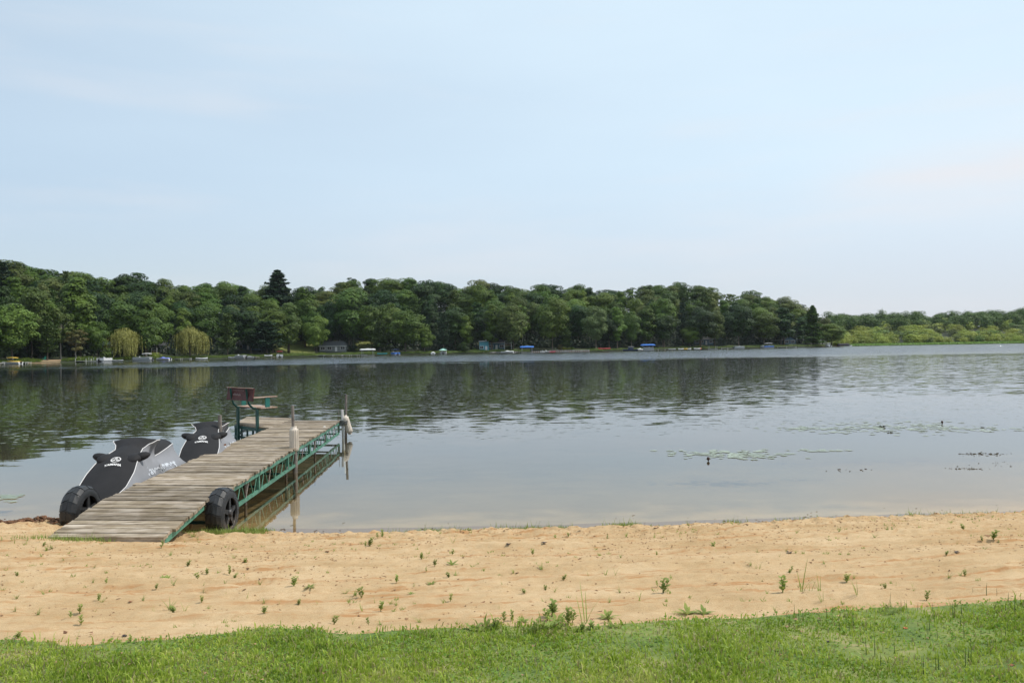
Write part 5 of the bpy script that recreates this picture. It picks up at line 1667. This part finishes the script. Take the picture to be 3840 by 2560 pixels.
    for v_ in me.vertices:
        y_ = .10 + v_.co.x * 1.35; z_ = .475 - .04 * v_.co.x + v_.co.y * .78
        _, wp, zp, zc, wb, zb = interp_sec(TAB, y_)
        u = min(1, max(0, (z_ - zp) / (zb - zp)))
        v_.co = (wp + (wb - wp) * u ** 1.6 + .012, y_, z_)
    me.materials.append(SILV); link('side_lettering', me, e)
    return e
jet_ski((-5.62, 12.28, 0), radians(5.8), 'front jet ski under a black and silver cover nearest the ramp')
jet_ski((-5.60, 15.25, -.02), radians(11), 'rear jet ski under a black cover near the bench', 1.0)

# ------------------------------------------------------------------ lawn
def blades(name, n, xr, yr, hr, mat, seed, wd=.0035, dens=None, lean=.5):
    R = np.random.RandomState(seed)
    x = R.uniform(*xr, n); y = R.uniform(*yr, n)
    g = grassY(x)
    keep = (y < g + R.normal(0, .03, n)) & (R.rand(n) < np.clip((g + .02 - y) * 4 + .0 + (N2(x * 5, y * 5) - .5) * .9, .05, 1))
    bare = N1(x * 1.3 + 7, y * 1.9 + 2); thin = N4(x * 4, y * 4)
    # the worn patches on the right
    worn = np.zeros(n, bool)
    for cx, cy, rx, ry in ((2.62, 4.22, .26, .10), (2.35, 3.98, .20, .06), (2.62, 4.55, .12, .035), (2.05, 4.25, .10, .03), (-2.35, 4.66, .10, .03)):
        d = ((x - cx) / rx) ** 2 + ((y - cy) / ry) ** 2 + (thin - .5) * 1.6
        worn |= d < 1
    keep &= ~(worn & (R.rand(n) < .93))
    keep &= R.rand(n) < np.clip(-.22 + thin * 1.0 + bare * 1.0, .04, 1)
    x = x[keep]; y = y[keep]; n = len(x)
    z = groundZ(x, y)
    clump = N2(x * 3.1, y * 3.1) * .6 + N3(x * 9, y * 9) * .5
    h = R.uniform(hr[0], hr[1], n) * (.55 + clump)
    a = R.uniform(0, 2 * pi, n); ln = h * R.uniform(.1, lean * 1.5, n)
    dx, dy = np.cos(a) * ln, np.sin(a) * ln
    wa = R.uniform(0, 2 * pi, n); wx, wy = np.cos(wa) * wd * R.uniform(.6, 1.5, n), np.sin(wa) * wd
    V = np.empty((n, 5, 3))
    V[:, 0] = np.stack([x - wx, y - wy, z - .004], 1); V[:, 1] = np.stack([x + wx, y + wy, z - .004], 1)
    V[:, 2] = np.stack([x + dx * .4 + wx * .8, y + dy * .4 + wy * .8, z + h * .6], 1); V[:, 3] = np.stack([x + dx * .4 - wx * .8, y + dy * .4 - wy * .8, z + h * .6], 1)
    V[:, 4] = np.stack([x + dx, y + dy, z + h * (1 - .25 * ln / (h + 1e-6))], 1)
    b = np.arange(n)[:, None] * 5
    T = np.concatenate([b + np.array([0, 1, 2]), b + np.array([0, 2, 3]), b + np.array([3, 2, 4])])
    o = link(name, np_mesh(name, V.reshape(-1, 3), T, mat))
    return o
def grass_mat(name, stops, transl=.4, sc=2.2):
    m, n, b = new_mat(name)
    geo = node(n, 'ShaderNodeNewGeometry')
    t = noise(n, sc, 4, .65, geo.outputs['Position'])
    t2 = noise(n, 60, 1, .5, geo.outputs['Position'])
    mx = node(n, 'ShaderNodeMixRGB'); mx.inputs[0].default_value = .42
    n.links.new(t.outputs['Fac'], mx.inputs[1]); n.links.new(t2.outputs['Fac'], mx.inputs[2])
    r = ramp(n, stops); n.links.new(mx.outputs[0], r.inputs['Fac'])
    n.links.new(r.outputs[0], b.inputs['Base Color']); b.inputs['Roughness'].default_value = .5; b.inputs['Specular IOR Level'].default_value = .3
    tr = node(n, 'ShaderNodeBsdfTranslucent'); n.links.new(r.outputs[0], tr.inputs['Color'])
    ms = node(n, 'ShaderNodeMixShader'); ms.inputs[0].default_value = transl
    n.links.new(b.outputs[0], ms.inputs[1]); n.links.new(tr.outputs[0], ms.inputs[2]); n.links.new(ms.outputs[0], n.nodes.get('Material Output').inputs['Surface'])
    return m
GR = grass_mat('lawn_grass', [(.33, (.13, .20, .025)), (.45, (.27, .37, .04)), (.55, (.42, .50, .075)), (.68, (.52, .49, .17))])
GR2 = grass_mat('dry_grass', [(.35, (.30, .27, .11)), (.65, (.42, .36, .17))], .3)
tag(blades('lawn_grass', 150000, (-3.9, 3.9), (3.3, 5.75), (.009, .027), GR, 21), 'short green grass of the lawn edge in front of the sand', 'grass', kind='stuff')
tag(blades('lawn_grass_beyond_frame', 60000, (-9, 9), (1.5, 6.4), (.02, .045), GR, 22, wd=.006), 'green lawn continuing to the sides of the picture', 'grass', kind='stuff')
tag(blades('dry_grass_blades', 14000, (-3.9, 3.9), (3.3, 5.6), (.02, .045), GR2, 23), 'straw coloured dead blades mixed into the lawn', 'grass', kind='stuff')
def clover():
    R = np.random.RandomState(91); n = 26000
    x = R.uniform(-3.9, 3.9, n); y = R.uniform(3.3, 5.4, n); dn = N3(x * 1.6 + 4, y * 2.4)
    k = (y < grassY(x) - .01) & (R.rand(n) < np.clip((dn - .42) * 3, .02, .9)); x, y = x[k], y[k]
    P = np.stack([x, y, groundZ(x, y) + R.uniform(.006, .024, len(x))], 1)
    V, Fq = leaf_quads(P, np.tile([0, 0, 1.], (len(P), 1)), .017, R, tilt=.7)
    tag(link('clover_leaves', np_mesh('clover_leaves', V, Fq, grass_mat('clover_green', [(.35, (.13, .24, .03)), (.65, (.26, .40, .06))]))), 'low clover and weed leaves in patches of the lawn', 'clover', kind='stuff')
clover()
tag(blades('tall_grass_blades', 9000, (-3.9, 3.9), (3.3, 5.5), (.035, .075), GR, 24, lean=.7), 'longer loose blades standing out of the lawn', 'grass', kind='stuff')
# soil under the lawn
def soil():
    xs = np.arange(-9, 9.01, .06); ys = np.linspace(0, 1, 60)
    X, Tt = np.meshgrid(xs, ys); G = grassY(X) - .05
    Y = 1.0 + (G - 1.0) * Tt; Z = groundZ(X, Y) + .004
    V = np.stack([X.ravel(), Y.ravel(), Z.ravel()], 1); nx = len(xs)
    i = np.arange(nx - 1)[None, :] + np.arange(len(ys) - 1)[:, None] * nx
    Fq = np.stack([i, i + 1, i + 1 + nx, i + nx], -1).reshape(-1, 4)
    m, n, b = new_mat('lawn_soil')
    t = noise(n, 2.6, 5, .7)
    r = ramp(n, [(.38, (.10, .15, .03)), (.56, (.18, .21, .05)), (.70, (.38, .28, .16))])
    n.links.new(t.outputs['Fac'], r.inputs['Fac']); n.links.new(r.outputs[0], b.inputs['Base Color']); b.inputs['Roughness'].default_value = 1
    tag(link('lawn_soil', np_mesh('lawn_soil', V, Fq, m, smooth=True)), 'mossy soil under the lawn', kind='structure')
soil()

# ------------------------------------------------------------------ weeds on the sand
WEED = leafmat('weed_green', (.20, .265, .06), (.31, .375, .10), .2, .4, nscale=20, hue=.02)
WEED2 = leafmat('weed_yellow_green', (.22, .30, .06), (.33, .38, .10), .2, .4, nscale=20, hue=.02)
RUSH = leafmat('rush_green', (.045, .10, .03), (.09, .16, .05), .3, .2, nscale=20)
def strip(m, p0, d, up, ln, w_, bend, segs=4):
    pts = []
    side = d.cross(Vector((0, 0, 1))).normalized() if d.length > 0 else Vector((1, 0, 0))
    for k in range(segs + 1):
        t = k / segs
        p = p0 + d * (ln * t * (.3 + bend * t)) + Vector((0, 0, up * ln * (t - .45 * bend * t * t)))
        ww = w_ * (1 - t) ** .7 * (1 if t > 0 else .7) if t < 1 else 0
        pts.append((p, ww))
    vs = []; fs = []
    for p, ww in pts[:-1]:
        vs += [p - side * ww, p + side * ww]
    vs.append(pts[-1][0])
    for k in range(segs - 1): fs.append((2 * k, 2 * k + 1, 2 * k + 3, 2 * k + 2))
    fs.append((2 * segs - 2, 2 * segs - 1, 2 * segs))
    m.add(vs, fs)
def leaf(m, p, d, up, ln, w_):
    side = Vector((-d.y, d.x, 0)).normalized()
    tip = p + d * ln * cos(up) + Vector((0, 0, ln * sin(up)))
    mid = p.lerp(tip, .45) + Vector((0, 0, ln * .10)); q = p.lerp(tip, .8) + Vector((0, 0, ln * .05))
    m.add([p, mid - side * w_, mid, mid + side * w_, q - side * w_ * .5, q + side * w_ * .5, tip], [(0, 2, 1), (0, 3, 2), (1, 2, 4), (2, 5, 4), (2, 3, 5), (4, 5, 6)])
def weed_mesh(kind, seed):
    r = random.Random(seed); m = MB()
    if kind == 'leafy':
        for st in range(r.choice((1, 2, 2, 3))):
            a = r.uniform(0, 6.28); lean = Vector((cos(a), sin(a), 0)) * r.uniform(0, .35)
            h = r.uniform(.7, 1.0)
            m.tube([(0, 0, -.05), lean * h * .5 + Vector((0, 0, h * .5)), lean * h + Vector((0, 0, h))], [.022, .018, .01], 4)
            for k in range(10):
                t = .15 + .85 * k / 9; b = a + k * 2.4; p = lean * h * t + Vector((0, 0, h * t))
                leaf(m, p, Vector((cos(b), sin(b), 0)), r.uniform(.5, 1.0), r.uniform(.26, .40) * (1.15 - .5 * t), .095)
    elif kind == 'tuft':
        for k in range(r.randint(9, 15)):
            a = r.uniform(0, 6.28); strip(m, Vector((r.gauss(0, .05), r.gauss(0, .05), -.03)), Vector((cos(a), sin(a), 0)), 1, r.uniform(.5, 1.05), .026, r.uniform(.1, .7))
    elif kind == 'tall':
        for k in range(r.randint(3, 5)):
            a = r.uniform(0, 6.28); strip(m, Vector((r.gauss(0, .06), r.gauss(0, .04), -.03)), Vector((cos(a), sin(a), 0)), 1, r.uniform(.5, 1.05), .014, r.uniform(.0, .4), 5)
    elif kind == 'rosette':
        for k in range(12):
            a = k * 2.4; leaf(m, Vector((0, 0, 0)), Vector((cos(a), sin(a), 0)), r.uniform(.15, .8), r.uniform(.5, .9), .10)
    elif kind == 'rush':
        m.tube([(0, 0, -.05), (r.uniform(-.05, .05), 0, .5), (r.uniform(-.12, .12), r.uniform(-.05, .05), 1.0)], [.016, .014, .004], 4)
    return m
WM = {(k, i_): weed_mesh(k, 10 + i_).mesh('weed', {'leafy': WEED, 'tuft': WEED, 'tall': WEED2, 'rosette': WEED, 'rush': RUSH}[k]) for k in ('leafy', 'tuft', 'tall', 'rosette', 'rush') for i_ in range(4 if k != 'rush' else 3)}
c1 = [(650,375),(917,355),(1293,350),(1040,440),(1125,430),(1155,447),(1390,415),(1425,415),(1615,435),(1585,420),(1365,440),(1790,490),(2025,498),(2135,505),(1075,505),(1195,492),(1400,490),(1410,515),(1550,480),(300,545),(640,475),(728,478),(115,580),(705,595),(680,585),(985,590),(1390,600),(1435,635),(1560,555),(1705,580),(1815,605),(1920,625),(2060,612),(2190,605),(100,680),(1060,665),(1175,645),(1195,690),(1280,690),(560,745),(545,680),(655,665),(490,700),(530,850),(900,885),(1330,770),(1500,790),(1820,695),(2300,745),(260,690),(118,425),(1615,305),(1690,330),(1955,310),(2035,290),(2170,305),(2295,265),(1110,230),(1175,285),(285,305),(350,232),(250,240),(300,222),(320,236),(45,870),(120,850),(860,182),(1330,160),(830,186)]
c2 = [(75,240),(100,245),(165,230),(195,225),(285,165),(250,170),(555,310),(585,390),(645,375),(765,215),(762,270),(762,340),(855,345),(790,415),(500,490),(378,462),(622,470),(740,430),(878,500),(1095,410),(1185,405),(1105,475),(1165,160),(1210,165),(1318,262),(1340,330),(1380,380),(1475,160),(1565,145),(1700,420),(1820,415),(1885,425),(1530,450),(1405,515),(1470,535),(1830,160),(1963,145),(2155,150),(1925,300),(2175,270),(2180,480),(2215,540),(1920,532),(2065,600),(1262,545),(30,530),(95,560),(142,570),(480,548),(380,630),(340,625),(140,660),(225,600),(270,655),(75,755),(190,755),(535,720),(270,755),(750,600),(1085,645),(1390,600),(1545,690),(1690,740),(1850,760),(2285,680),(1850,605),(800,130),(850,128),(880,125)]
c3 = [(210,350),(230,370),(385,205),(340,205),(785,262),(1025,160),(1080,240),(1205,290),(1325,300),(1410,230),(1445,235),(1290,395),(1320,180),(1500,130),(1575,140),(1935,240),(2140,315),(2180,320),(520,385),(715,385),(780,395),(835,395),(665,420),(470,490),(505,497),(530,500),(975,475),(745,520),(740,553),(545,580),(670,610),(690,690),(830,680),(880,665),(935,660),(960,745),(1200,700),(1130,580),(1180,560),(1365,600),(1395,630),(1465,600),(1580,610),(1835,565),(1915,550),(1945,550),(2025,570),(2080,380),(1815,420),(1590,665),(1680,715),(640,800),(460,735),(2065,320),(1885,330),(40,215),(85,225)]
BIG = {(285,165): 1.7, (560,745): 1.4, (530,850): 1.9, (1280,690): 1.4, (1415,415): 1.2, (1545,690): 2.6, (1690,740): 3.2, (2065,600): 2.4, (830,680): 2.6, (935,660): 2.8, (960,745): 2.6, (1200,700): 3.0, (880,665): 2.2, (690,690): 1.6, (2180,480): 1.6, (2215,540): 1.7, (1820,415): 1.4, (1380,380): 1.4, (1460,720): 3}
TALLS = {(1545,690), (1690,740), (2065,600), (830,680), (880,665), (935,660), (960,745), (1200,700), (2285,680), (1330,770), (1500,790), (530,850), (1920,625), (1700,420), (655,665), (1955,310), (2025,570), (505,497), (530,500), (835,395), (665,420), (230,370)}
rw = random.Random(12)
def weed_at(P, kind, size, label, group, name, cat):
    o = bpy.data.objects.new(name, WM[(kind, rw.randrange(4 if kind != 'rush' else 3))]); C.objects.link(o)
    o.location = P - Vector((0, 0, .002)); o.rotation_euler.z = rw.uniform(0, 6.28); o.scale = (size * rw.uniform(.9, 1.6), size * rw.uniform(.9, 1.6), size * rw.uniform(.75, 1.05))
    tag(o, label, cat, group)
KN = {'leafy': ('leafy_sprout', 'small leafy weed'), 'tuft': ('grass_tuft', 'short grass tuft'), 'tall': ('grass_sprig', 'thin bladed grass sprig'), 'rosette': ('broadleaf_weed', 'broad leaved weed')}
for lst, ox, oy in ((c1, 0, 1930), (c2, 1280, 1930), (c3, 2560, 1860)):
    for q in lst:
        px_, py_ = ox + q[0] / 1.8375, oy + q[1] / 1.8375
        P = onGround(px_, py_)
        kind = 'tall' if q in TALLS else rw.choices(['leafy', 'tuft', 'tall', 'rosette'], [.34, .46, .14, .06])[0]
        size = BIG.get(q, 1) * min(.095, .058 * math.exp(rw.gauss(0, .26))) * (1.0 if P.y < 8 else 1.35)
        where = 'in front of the ramp' if px_ < 620 and P.y > 7.6 else 'at the waterline' if P.y > 8.9 else 'close to the lawn' if P.y < 5.9 else 'on the upper sand' if P.y < 7 else 'on the lower sand'
        third = 'left' if px_ < 1280 else 'middle' if px_ < 2560 else 'right'
        nm, wd_ = KN[kind]
        weed_at(P, kind, size, f'{wd_} {where}, {third} third of the beach', f'{wd_}s {where}, {third} third', nm, 'weed')
# broad leaved plants at the lawn edge
for q in [(905,790),(960,800),(1000,770),(1060,790),(1120,740),(1180,720),(1220,780),(1280,800),(1250,740),(1330,820),(1380,800),(1420,720),(1450,690),(1480,740),(1440,780),(1510,790),(1560,760),(1600,800),(1590,740),(1660,810),(1720,790),(1840,740),(1870,780),(1830,700)]:
    P = onGround(1280 + q[0] / 1.8375, 1930 + q[1] / 1.8375)
    big = 1.5 if 1380 < q[0] < 1600 else 1
    weed_at(P, rw.choice(['leafy', 'rosette', 'leafy']), rw.uniform(.06, .085) * big, ('tall leafy plant in the middle' if big > 1 else 'low leafy plant at the left end' if q[0] < 1150 else 'leafy plant left of the middle' if q[0] < 1390 else 'leafy plant at the right end') + ' of the weedy clump at the lawn edge', 'leafy plants of the weedy clump at the lawn edge', 'broadleaf_weed', 'weed')
for q in [(1350,800),(1390,790),(1430,820),(1470,800),(1410,770),(1450,770),(1500,790),(1850,790),(1880,760),(145,800),(30,800)]:
    P = onGround(2560 + q[0] / 1.8375, 1860 + q[1] / 1.8375)
    weed_at(P, 'rosette' if q[0] < 300 else 'tuft', rw.uniform(.07, .10), 'coarse grass clump at the sandy lawn edge on the right', 'coarse clumps at the right lawn edge', 'grass_tuft', 'weed')
rl = [(770,830),(800,860),(830,860),(940,830),(990,850),(1030,890),(1080,930),(1150,945),(1175,900),(1245,950),(1295,940),(1265,1100),(1365,1180),(1380,1080),(1325,1110),(1460,1090),(1530,760),(1545,780),(1505,780),(1620,800),(1680,940),(1720,800),(1735,900),(1755,990),(1765,1200),(1745,1200),(1650,1210),(1660,1230),(1860,840),(1870,850),(1920,830),(1915,900),(1940,980),(1990,1160),(1985,1050),(2000,680),(2095,690),(2165,690),(2160,820),(2225,800),(2225,970),(2240,930),(2245,740),(2205,1110),(2140,1060),(2100,1060),(2120,1060),(2280,1120),(2310,800),(2320,900),(2340,840),(2260,780),(1950,1170),(1970,1150),(1700,930),(1690,960),(1430,760),(2290,820),(2330,760)]
for q in rl:
    P = onGround(2560 + q[0] / 1.8375, 1860 + q[1] / 1.8375)
    z_ = 'by the sand edge' if q[1] < 900 else 'in the lawn'
    sd_ = 'left' if q[0] < 1500 else 'right'
    weed_at(P, 'rush', rw.uniform(.055, .12), f'thin dark rush stalk {z_}, {sd_} side of the stalk patch', f'rush stalks {z_}, {sd_} side', 'rush_stalk', 'rush')
def seedlings():
    R = np.random.RandomState(33); n = 900
    x = R.uniform(-6.5, 6.8, n); y = grassY(x) + (shoreY(x) - .1 - grassY(x)) * R.rand(n)
    k = R.rand(n) < np.clip((N2(x * 1.1 + 8, y * 1.6) - .45) * 4, 0, 1); x, y = x[k], y[k]; n = len(x)
    m = 7; xx = np.repeat(x, m) + R.normal(0, .008, n * m); yy = np.repeat(y, m) + R.normal(0, .008, n * m)
    h = R.uniform(.008, .03, n * m); a = R.uniform(0, 6.28, n * m); z = groundZ(xx, yy); w_ = .003
    V = np.stack([np.stack([xx - w_, yy, z - .003], 1), np.stack([xx + w_, yy, z - .003], 1), np.stack([xx + np.cos(a) * h * .8, yy + np.sin(a) * h * .8, z + h], 1)], 1).reshape(-1, 3)
    tag(link('tiny_seedlings', np_mesh('tiny_seedlings', V, np.arange(len(V)).reshape(-1, 3), WEED2)), 'tiny green seedlings speckling the sand', 'seedlings', kind='stuff')
seedlings()
# green fringe along the wet edge of the sand
def fringe():
    R = np.random.RandomState(31); n = 12000
    x = np.concatenate([R.uniform(-3.6, 3.2, n - 2300), R.normal(-3.35, .28, 1300), R.normal(-4.6, .3, 400), R.uniform(2, 6.8, 600)]); n = len(x)
    dens = N4(x * 2.3, x * 0 + 2)
    s_ = np.abs(R.normal(.10, .09, n)); y = shoreY(x) - s_
    near = x < -2.9
    y = np.where(near, y - .15 + R.normal(0, .06, n), y)
    y = np.where(x < -4.1, 8.50 + R.normal(0, .05, n), y)
    k = (R.rand(n) < np.clip((dens - .35) * 2.6, 0, 1)) | near
    x, y = x[k], y[k]; n = len(x); z = groundZ(x, y)
    h = R.uniform(.02, .06, n) * np.where(R.rand(n) < .06, 2.2, 1); a = R.uniform(0, 6.28, n); w_ = .0045
    V = np.stack([np.stack([x - w_ * np.sin(a), y + w_ * np.cos(a), z - .005], 1), np.stack([x + w_ * np.sin(a), y - w_ * np.cos(a), z - .005], 1), np.stack([x + np.cos(a) * h * .5, y + np.sin(a) * h * .5, z + h], 1)], 1).reshape(-1, 3)
    o = link('waterline_grass', np_mesh('waterline_grass', V, np.arange(len(V)).reshape(-1, 3), WEED))
    tag(o, 'thin fringe of fresh grass and moss along the wet sand edge', 'grass', kind='stuff')
fringe()

# ------------------------------------------------------------------ litter on the ground
def bits(name, x, y, s0, s1, mat, seed, flat=.5, zoff=0, elong=1.0, label='', onwater=False):
    R = np.random.RandomState(seed); n = len(x)
    z = groundZ(x, y) if not onwater else np.full(n, .004)
    z = z + zoff
    T = np.array([[1, 1, 1], [1, -1, -1], [-1, 1, -1], [-1, -1, 1], [0, 0, 1.3]]) * .6
    s = (R.uniform(0, 1, (n, 1, 1)) ** 2.2) * (s1 - s0) + s0
    V = T[None] * s * R.uniform(.6, 1.3, (n, 5, 1)); V[:, :, 0] *= elong; V[:, :, 2] *= flat
    a = R.uniform(0, 6.28, n); ca, sa = np.cos(a)[:, None], np.sin(a)[:, None]
    X = V[:, :, 0] * ca - V[:, :, 1] * sa; Y = V[:, :, 0] * sa + V[:, :, 1] * ca
    V = np.stack([X + x[:, None], Y + y[:, None], V[:, :, 2] + z[:, None]], -1)
    f = np.array([[0, 1, 2], [0, 3, 1], [0, 2, 3], [1, 3, 2], [4, 0, 1], [4, 2, 0]])
    Fq = (np.arange(n)[:, None, None] * 5 + f[None]).reshape(-1, 3)
    o = link(name, np_mesh(name, V.reshape(-1, 3), Fq, mat)); tag(o, label, name.replace('_', ' '), kind='stuff'); return o
R = np.random.RandomState(41); n = 34000
x = R.uniform(-6.8, 7, n); t = R.rand(n) ** .55; y = grassY(x) + (shoreY(x) - .12 - grassY(x)) * t
k = R.rand(n) < np.clip((N3(x * 1.3, y * 6) - .25) * 1.8, .06, 1)
bits('sand_clods', x[k], y[k], .003, .015, simple('sand_clod', (.31, .18, .09), .95, var=.3, nscale=8), 42, label='small crumbs of sand scattered over the beach')
n = 700; x = R.uniform(-6.5, 7, n); y = grassY(x) + (shoreY(x) - grassY(x)) * R.rand(n) ** .8
bits('dead_plant_bits', x, y, .004, .016, simple('dead_plant', (.16, .075, .035), .9, var=.4, nscale=8), 43, flat=.35, elong=2.4, label='dark brown twig and leaf bits lying on the sand')
n = 260; x = R.uniform(-3.6, 3.6, n); y = R.uniform(3.5, 5.0, n)
bits('lawn_litter', x, y, .004, .012, simple('dead_leaf_tan', (.38, .22, .13), .9, var=.4, nscale=8), 44, flat=.5, zoff=.015, elong=1.6, label='tan dead leaf bits caught in the lawn')
# heap of washed up weed left of the ramp
n = 9000; x = R.uniform(-7.6, -4.95, n); yy = shoreY(x) + .10 - R.rand(n) ** .9 * (.15 + .75 * N2(x * 2.3, x * 0 + 4)) - (R.rand(n) < .15) * R.rand(n) * .35
o_ = bits('washed_up_weed', x, yy, .006, .024, simple('brown_wrack', (.17, .085, .045), .9, var=.6, nscale=12), 45, flat=.7, elong=2.6, zoff=R.uniform(0, .05, n) * (.3 + N3(x * 5, yy * 7)), label='heap of brown washed up water weed left of the ramp')
n = 240; x = np.concatenate([R.normal(-5.6, .5, 120), R.normal(0, 4, 120)]); yy = shoreY(x) + np.abs(R.normal(0, .25, n)) + .02
bits('floating_debris', x, yy, .004, .016, simple('dark_debris', (.05, .035, .02), .9, var=.3), 46, flat=.3, elong=3, onwater=True, label='dark bits floating in the shallows')
def cluster(cx, cy, rx, ry, n, seed):
    R = np.random.RandomState(seed); P = [onZ(cx + R.normal(0, rx), cy + R.normal(0, ry)) for _ in range(n)]
    return np.array([p.x for p in P]), np.array([p.y for p in P])
for j, (cx, cy, rx, ry, nn) in enumerate([(3680, 1703, 42, 3, 80), (3650, 1757, 40, 2, 45), (3230, 1764, 55, 5, 16), (3740, 1742, 70, 6, 20)]):
    x, yy = cluster(cx, cy, rx, ry, nn, 60 + j)
    bits('floating_weed', x, yy, .004, .020, MATS['dark_debris'], 50 + j, flat=.5, elong=2.5, onwater=True, label=['upper dark tangle of weed floating at right', 'lower dark tangle of weed floating at right', 'scattered dark weed tips between pads and beach', 'loose weed bits by the two right tangles'][j])
# dead leaves and cones one can pick out
DEAD = simple('dead_leaf', (.26, .11, .05), .8, var=.3, nscale=20)
def dead_leaf(px, py, s_, label, mat=DEAD):
    P = onGround(px, py); m = MB()
    r = random.Random(int(px)); a = r.uniform(0, 6.28)
    pts = []
    for k in range(8):
        t = 2 * pi * k / 8; rr_ = (1, .62, .9, .55, .8, .6, .95, .55)[k]
        pts.append((cos(t) * rr_ * s_, sin(t) * rr_ * s_ * .7, s_ * .25 * abs(cos(t * 1.5 + a))))
    m.add(pts + [(0, 0, s_ * .05)] + [(p[0], p[1], p[2] - .002) for p in pts], [(k, (k + 1) % 8, 8) for k in range(8)] + [((k + 1) % 8, k, k + 9, (k + 1) % 8 + 9) for k in range(8)])
    o = m.build('dead_leaf', mat, None, P + Vector((0, 0, .006)), a); tag(o, label, 'leaf')
DKL = simple('black_leaf', (.035, .02, .018), .6, var=.3)
for q in [(2560 + 735 / 1.8375, 1860 + 395 / 1.8375, .040, 'dark curled leaf on the right sand below a grass sprig', DKL), (2560 + 1890 / 1.8375, 1860 + 410 / 1.8375, .034, 'dark leaf lying flat on the far right sand', DKL),
          (2560 + 2100 / 1.8375, 1860 + 272 / 1.8375, .035, 'brown leaf at the far right near the water', DEAD), (1280 + 1150 / 1.8375, 1930 + 228 / 1.8375, .036, 'dark leaf on the middle sand near the waterline', DKL),
          (1280 + 1395 / 1.8375, 1930 + 224 / 1.8375, .034, 'dark leaf right of the other near the waterline', DKL), (1690 / 1.8375, 1930 + 325 / 1.8375, .040, 'reddish leaf on the left sand below the dock wheel', DEAD),
          (1600 / 1.8375, 1930 + 460 / 1.8375, .034, 'orange brown leaf beside a leafy weed on the left', DEAD), (858 / 1.8375, 1930 + 828 / 1.8375, .026, 'dark leaf near the lawn edge on the left', DKL),
          (898 / 1.8375, 1930 + 597 / 1.8375, .022, 'small round brown cone on the left sand', DEAD), (1430 / 1.8375, 1930 + 208 / 1.8375, .026, 'dark scrap on the sand right of the ramp', DKL),
          (2560 + 1535 / 1.8375, 1860 + 915 / 1.8375, .020, 'orange leaf in the right lawn', simple('orange_leaf', (.5, .16, .06), .8)), (2560 + 1000 / 1.8375, 1860 + 1010 / 1.8375, .016, 'grey scrap in the right lawn', DKL),
          (2560 + 2265 / 1.8375, 1860 + 1170 / 1.8375, .022, 'withered leaf low in the right corner of the lawn', DEAD), (1280 + 1725 / 1.8375, 1930 + 718 / 1.8375, .018, 'round brown cone beside the weedy clump', DEAD)]:
    dead_leaf(*q)
# pale stone under the ramp's side
P = onGround(716, 1984); m = MB()
m.ell((0, 0, .035), (.022, .018, .062), 9, 7, Euler((0, .25, .3)).to_matrix())
tag(m.build('stone', simple('pale_stone', (.62, .42, .30), .8, var=.2, nscale=25), None, P), 'pale upright stone in the shade beside the ramp rail', 'stone')

# ------------------------------------------------------------------ lily pads
PAD = simple('lily_pad', (.25, .285, .20), .3, var=.3, nscale=2, spec=.5)
def pads(cx, cy, rx, ry, n, seed, name, label):
    R = np.random.RandomState(seed); m = MB()
    for _ in range(n):
        px_ = cx + R.normal(0, 1) * rx * .5; py_ = cy + R.normal(0, 1) * ry * .5
        P = onZ(px_, py_); r_ = R.uniform(.04, .085); a = R.uniform(0, 6.28); tl = R.uniform(0, .05) if R.rand() < .03 else .003
        k = 10
        vs = [(P.x, P.y, .006)]
        for j in range(k + 1):
            t = a + .25 + (2 * pi - .5) * j / k; vs.append((P.x + cos(t) * r_, P.y + sin(t) * r_, .006 + tl * (1 + cos(t - a)) / 2))
        m.add(vs, [(0, j + 1, j + 2) for j in range(k)])
    tag(m.build(name, PAD), label, 'lily pads', kind='stuff')
pads(3330, 1603, 330, 22, 260, 71, 'lily_pads', 'large bed of lily pads on the right, farther out')
pads(3000, 1607, 130, 7, 50, 76, 'lily_pads', 'thin left tail of the large lily pad bed')
pads(3640, 1607, 260, 12, 60, 75, 'lily_pads', 'thin right tail of the large lily pad bed')
pads(2760, 1703, 230, 16, 150, 72, 'lily_pads', 'smaller bed of lily pads nearer the beach')
pads(3080, 1690, 130, 5, 24, 77, 'lily_pads', 'few pads right of the smaller lily bed')
pads(30, 1866, 60, 14, 30, 73, 'lily_pads', 'small patch of lily pads at the left edge')
pads(60, 1640, 120, 30, 22, 74, 'lily_pads', 'scattered lily pads left of the jet skis')
for px_, py_, lab in ((2656, 1728, 'dark bud standing by the smaller lily bed'), (3533, 1588, 'dark bud at the top right of the large lily bed')):
    P = onZ(px_, py_); m = MB(); m.tube([(0, 0, -.1), (0, 0, .03)], .008, 5).ell((0, 0, .045), (.03, .03, .035), 8, 6)
    tag(m.build('lily_bud', simple('dark_bud', (.06, .025, .015), .6), None, P), lab, 'bud')

# ------------------------------------------------------------------ summer haze over the lake
HAZE = 0.00005
if HAZE:
    m = bpy.data.materials.new('haze_air'); m.use_nodes = True; n = m.node_tree; n.nodes.clear()
    pv = n.nodes.new('ShaderNodeVolumePrincipled'); pv.inputs['Color'].default_value = (.86, .92, 1, 1); pv.inputs['Density'].default_value = HAZE; pv.inputs['Anisotropy'].default_value = .3
    ou = n.nodes.new('ShaderNodeOutputMaterial'); n.links.new(pv.outputs[0], ou.inputs['Volume'])
    hz_ = MB().box((0, 700, 42), (3600, 1900, 96)).build('haze', m)
    tag(hz_, 'thin summer haze over the lake', 'haze', kind='stuff')
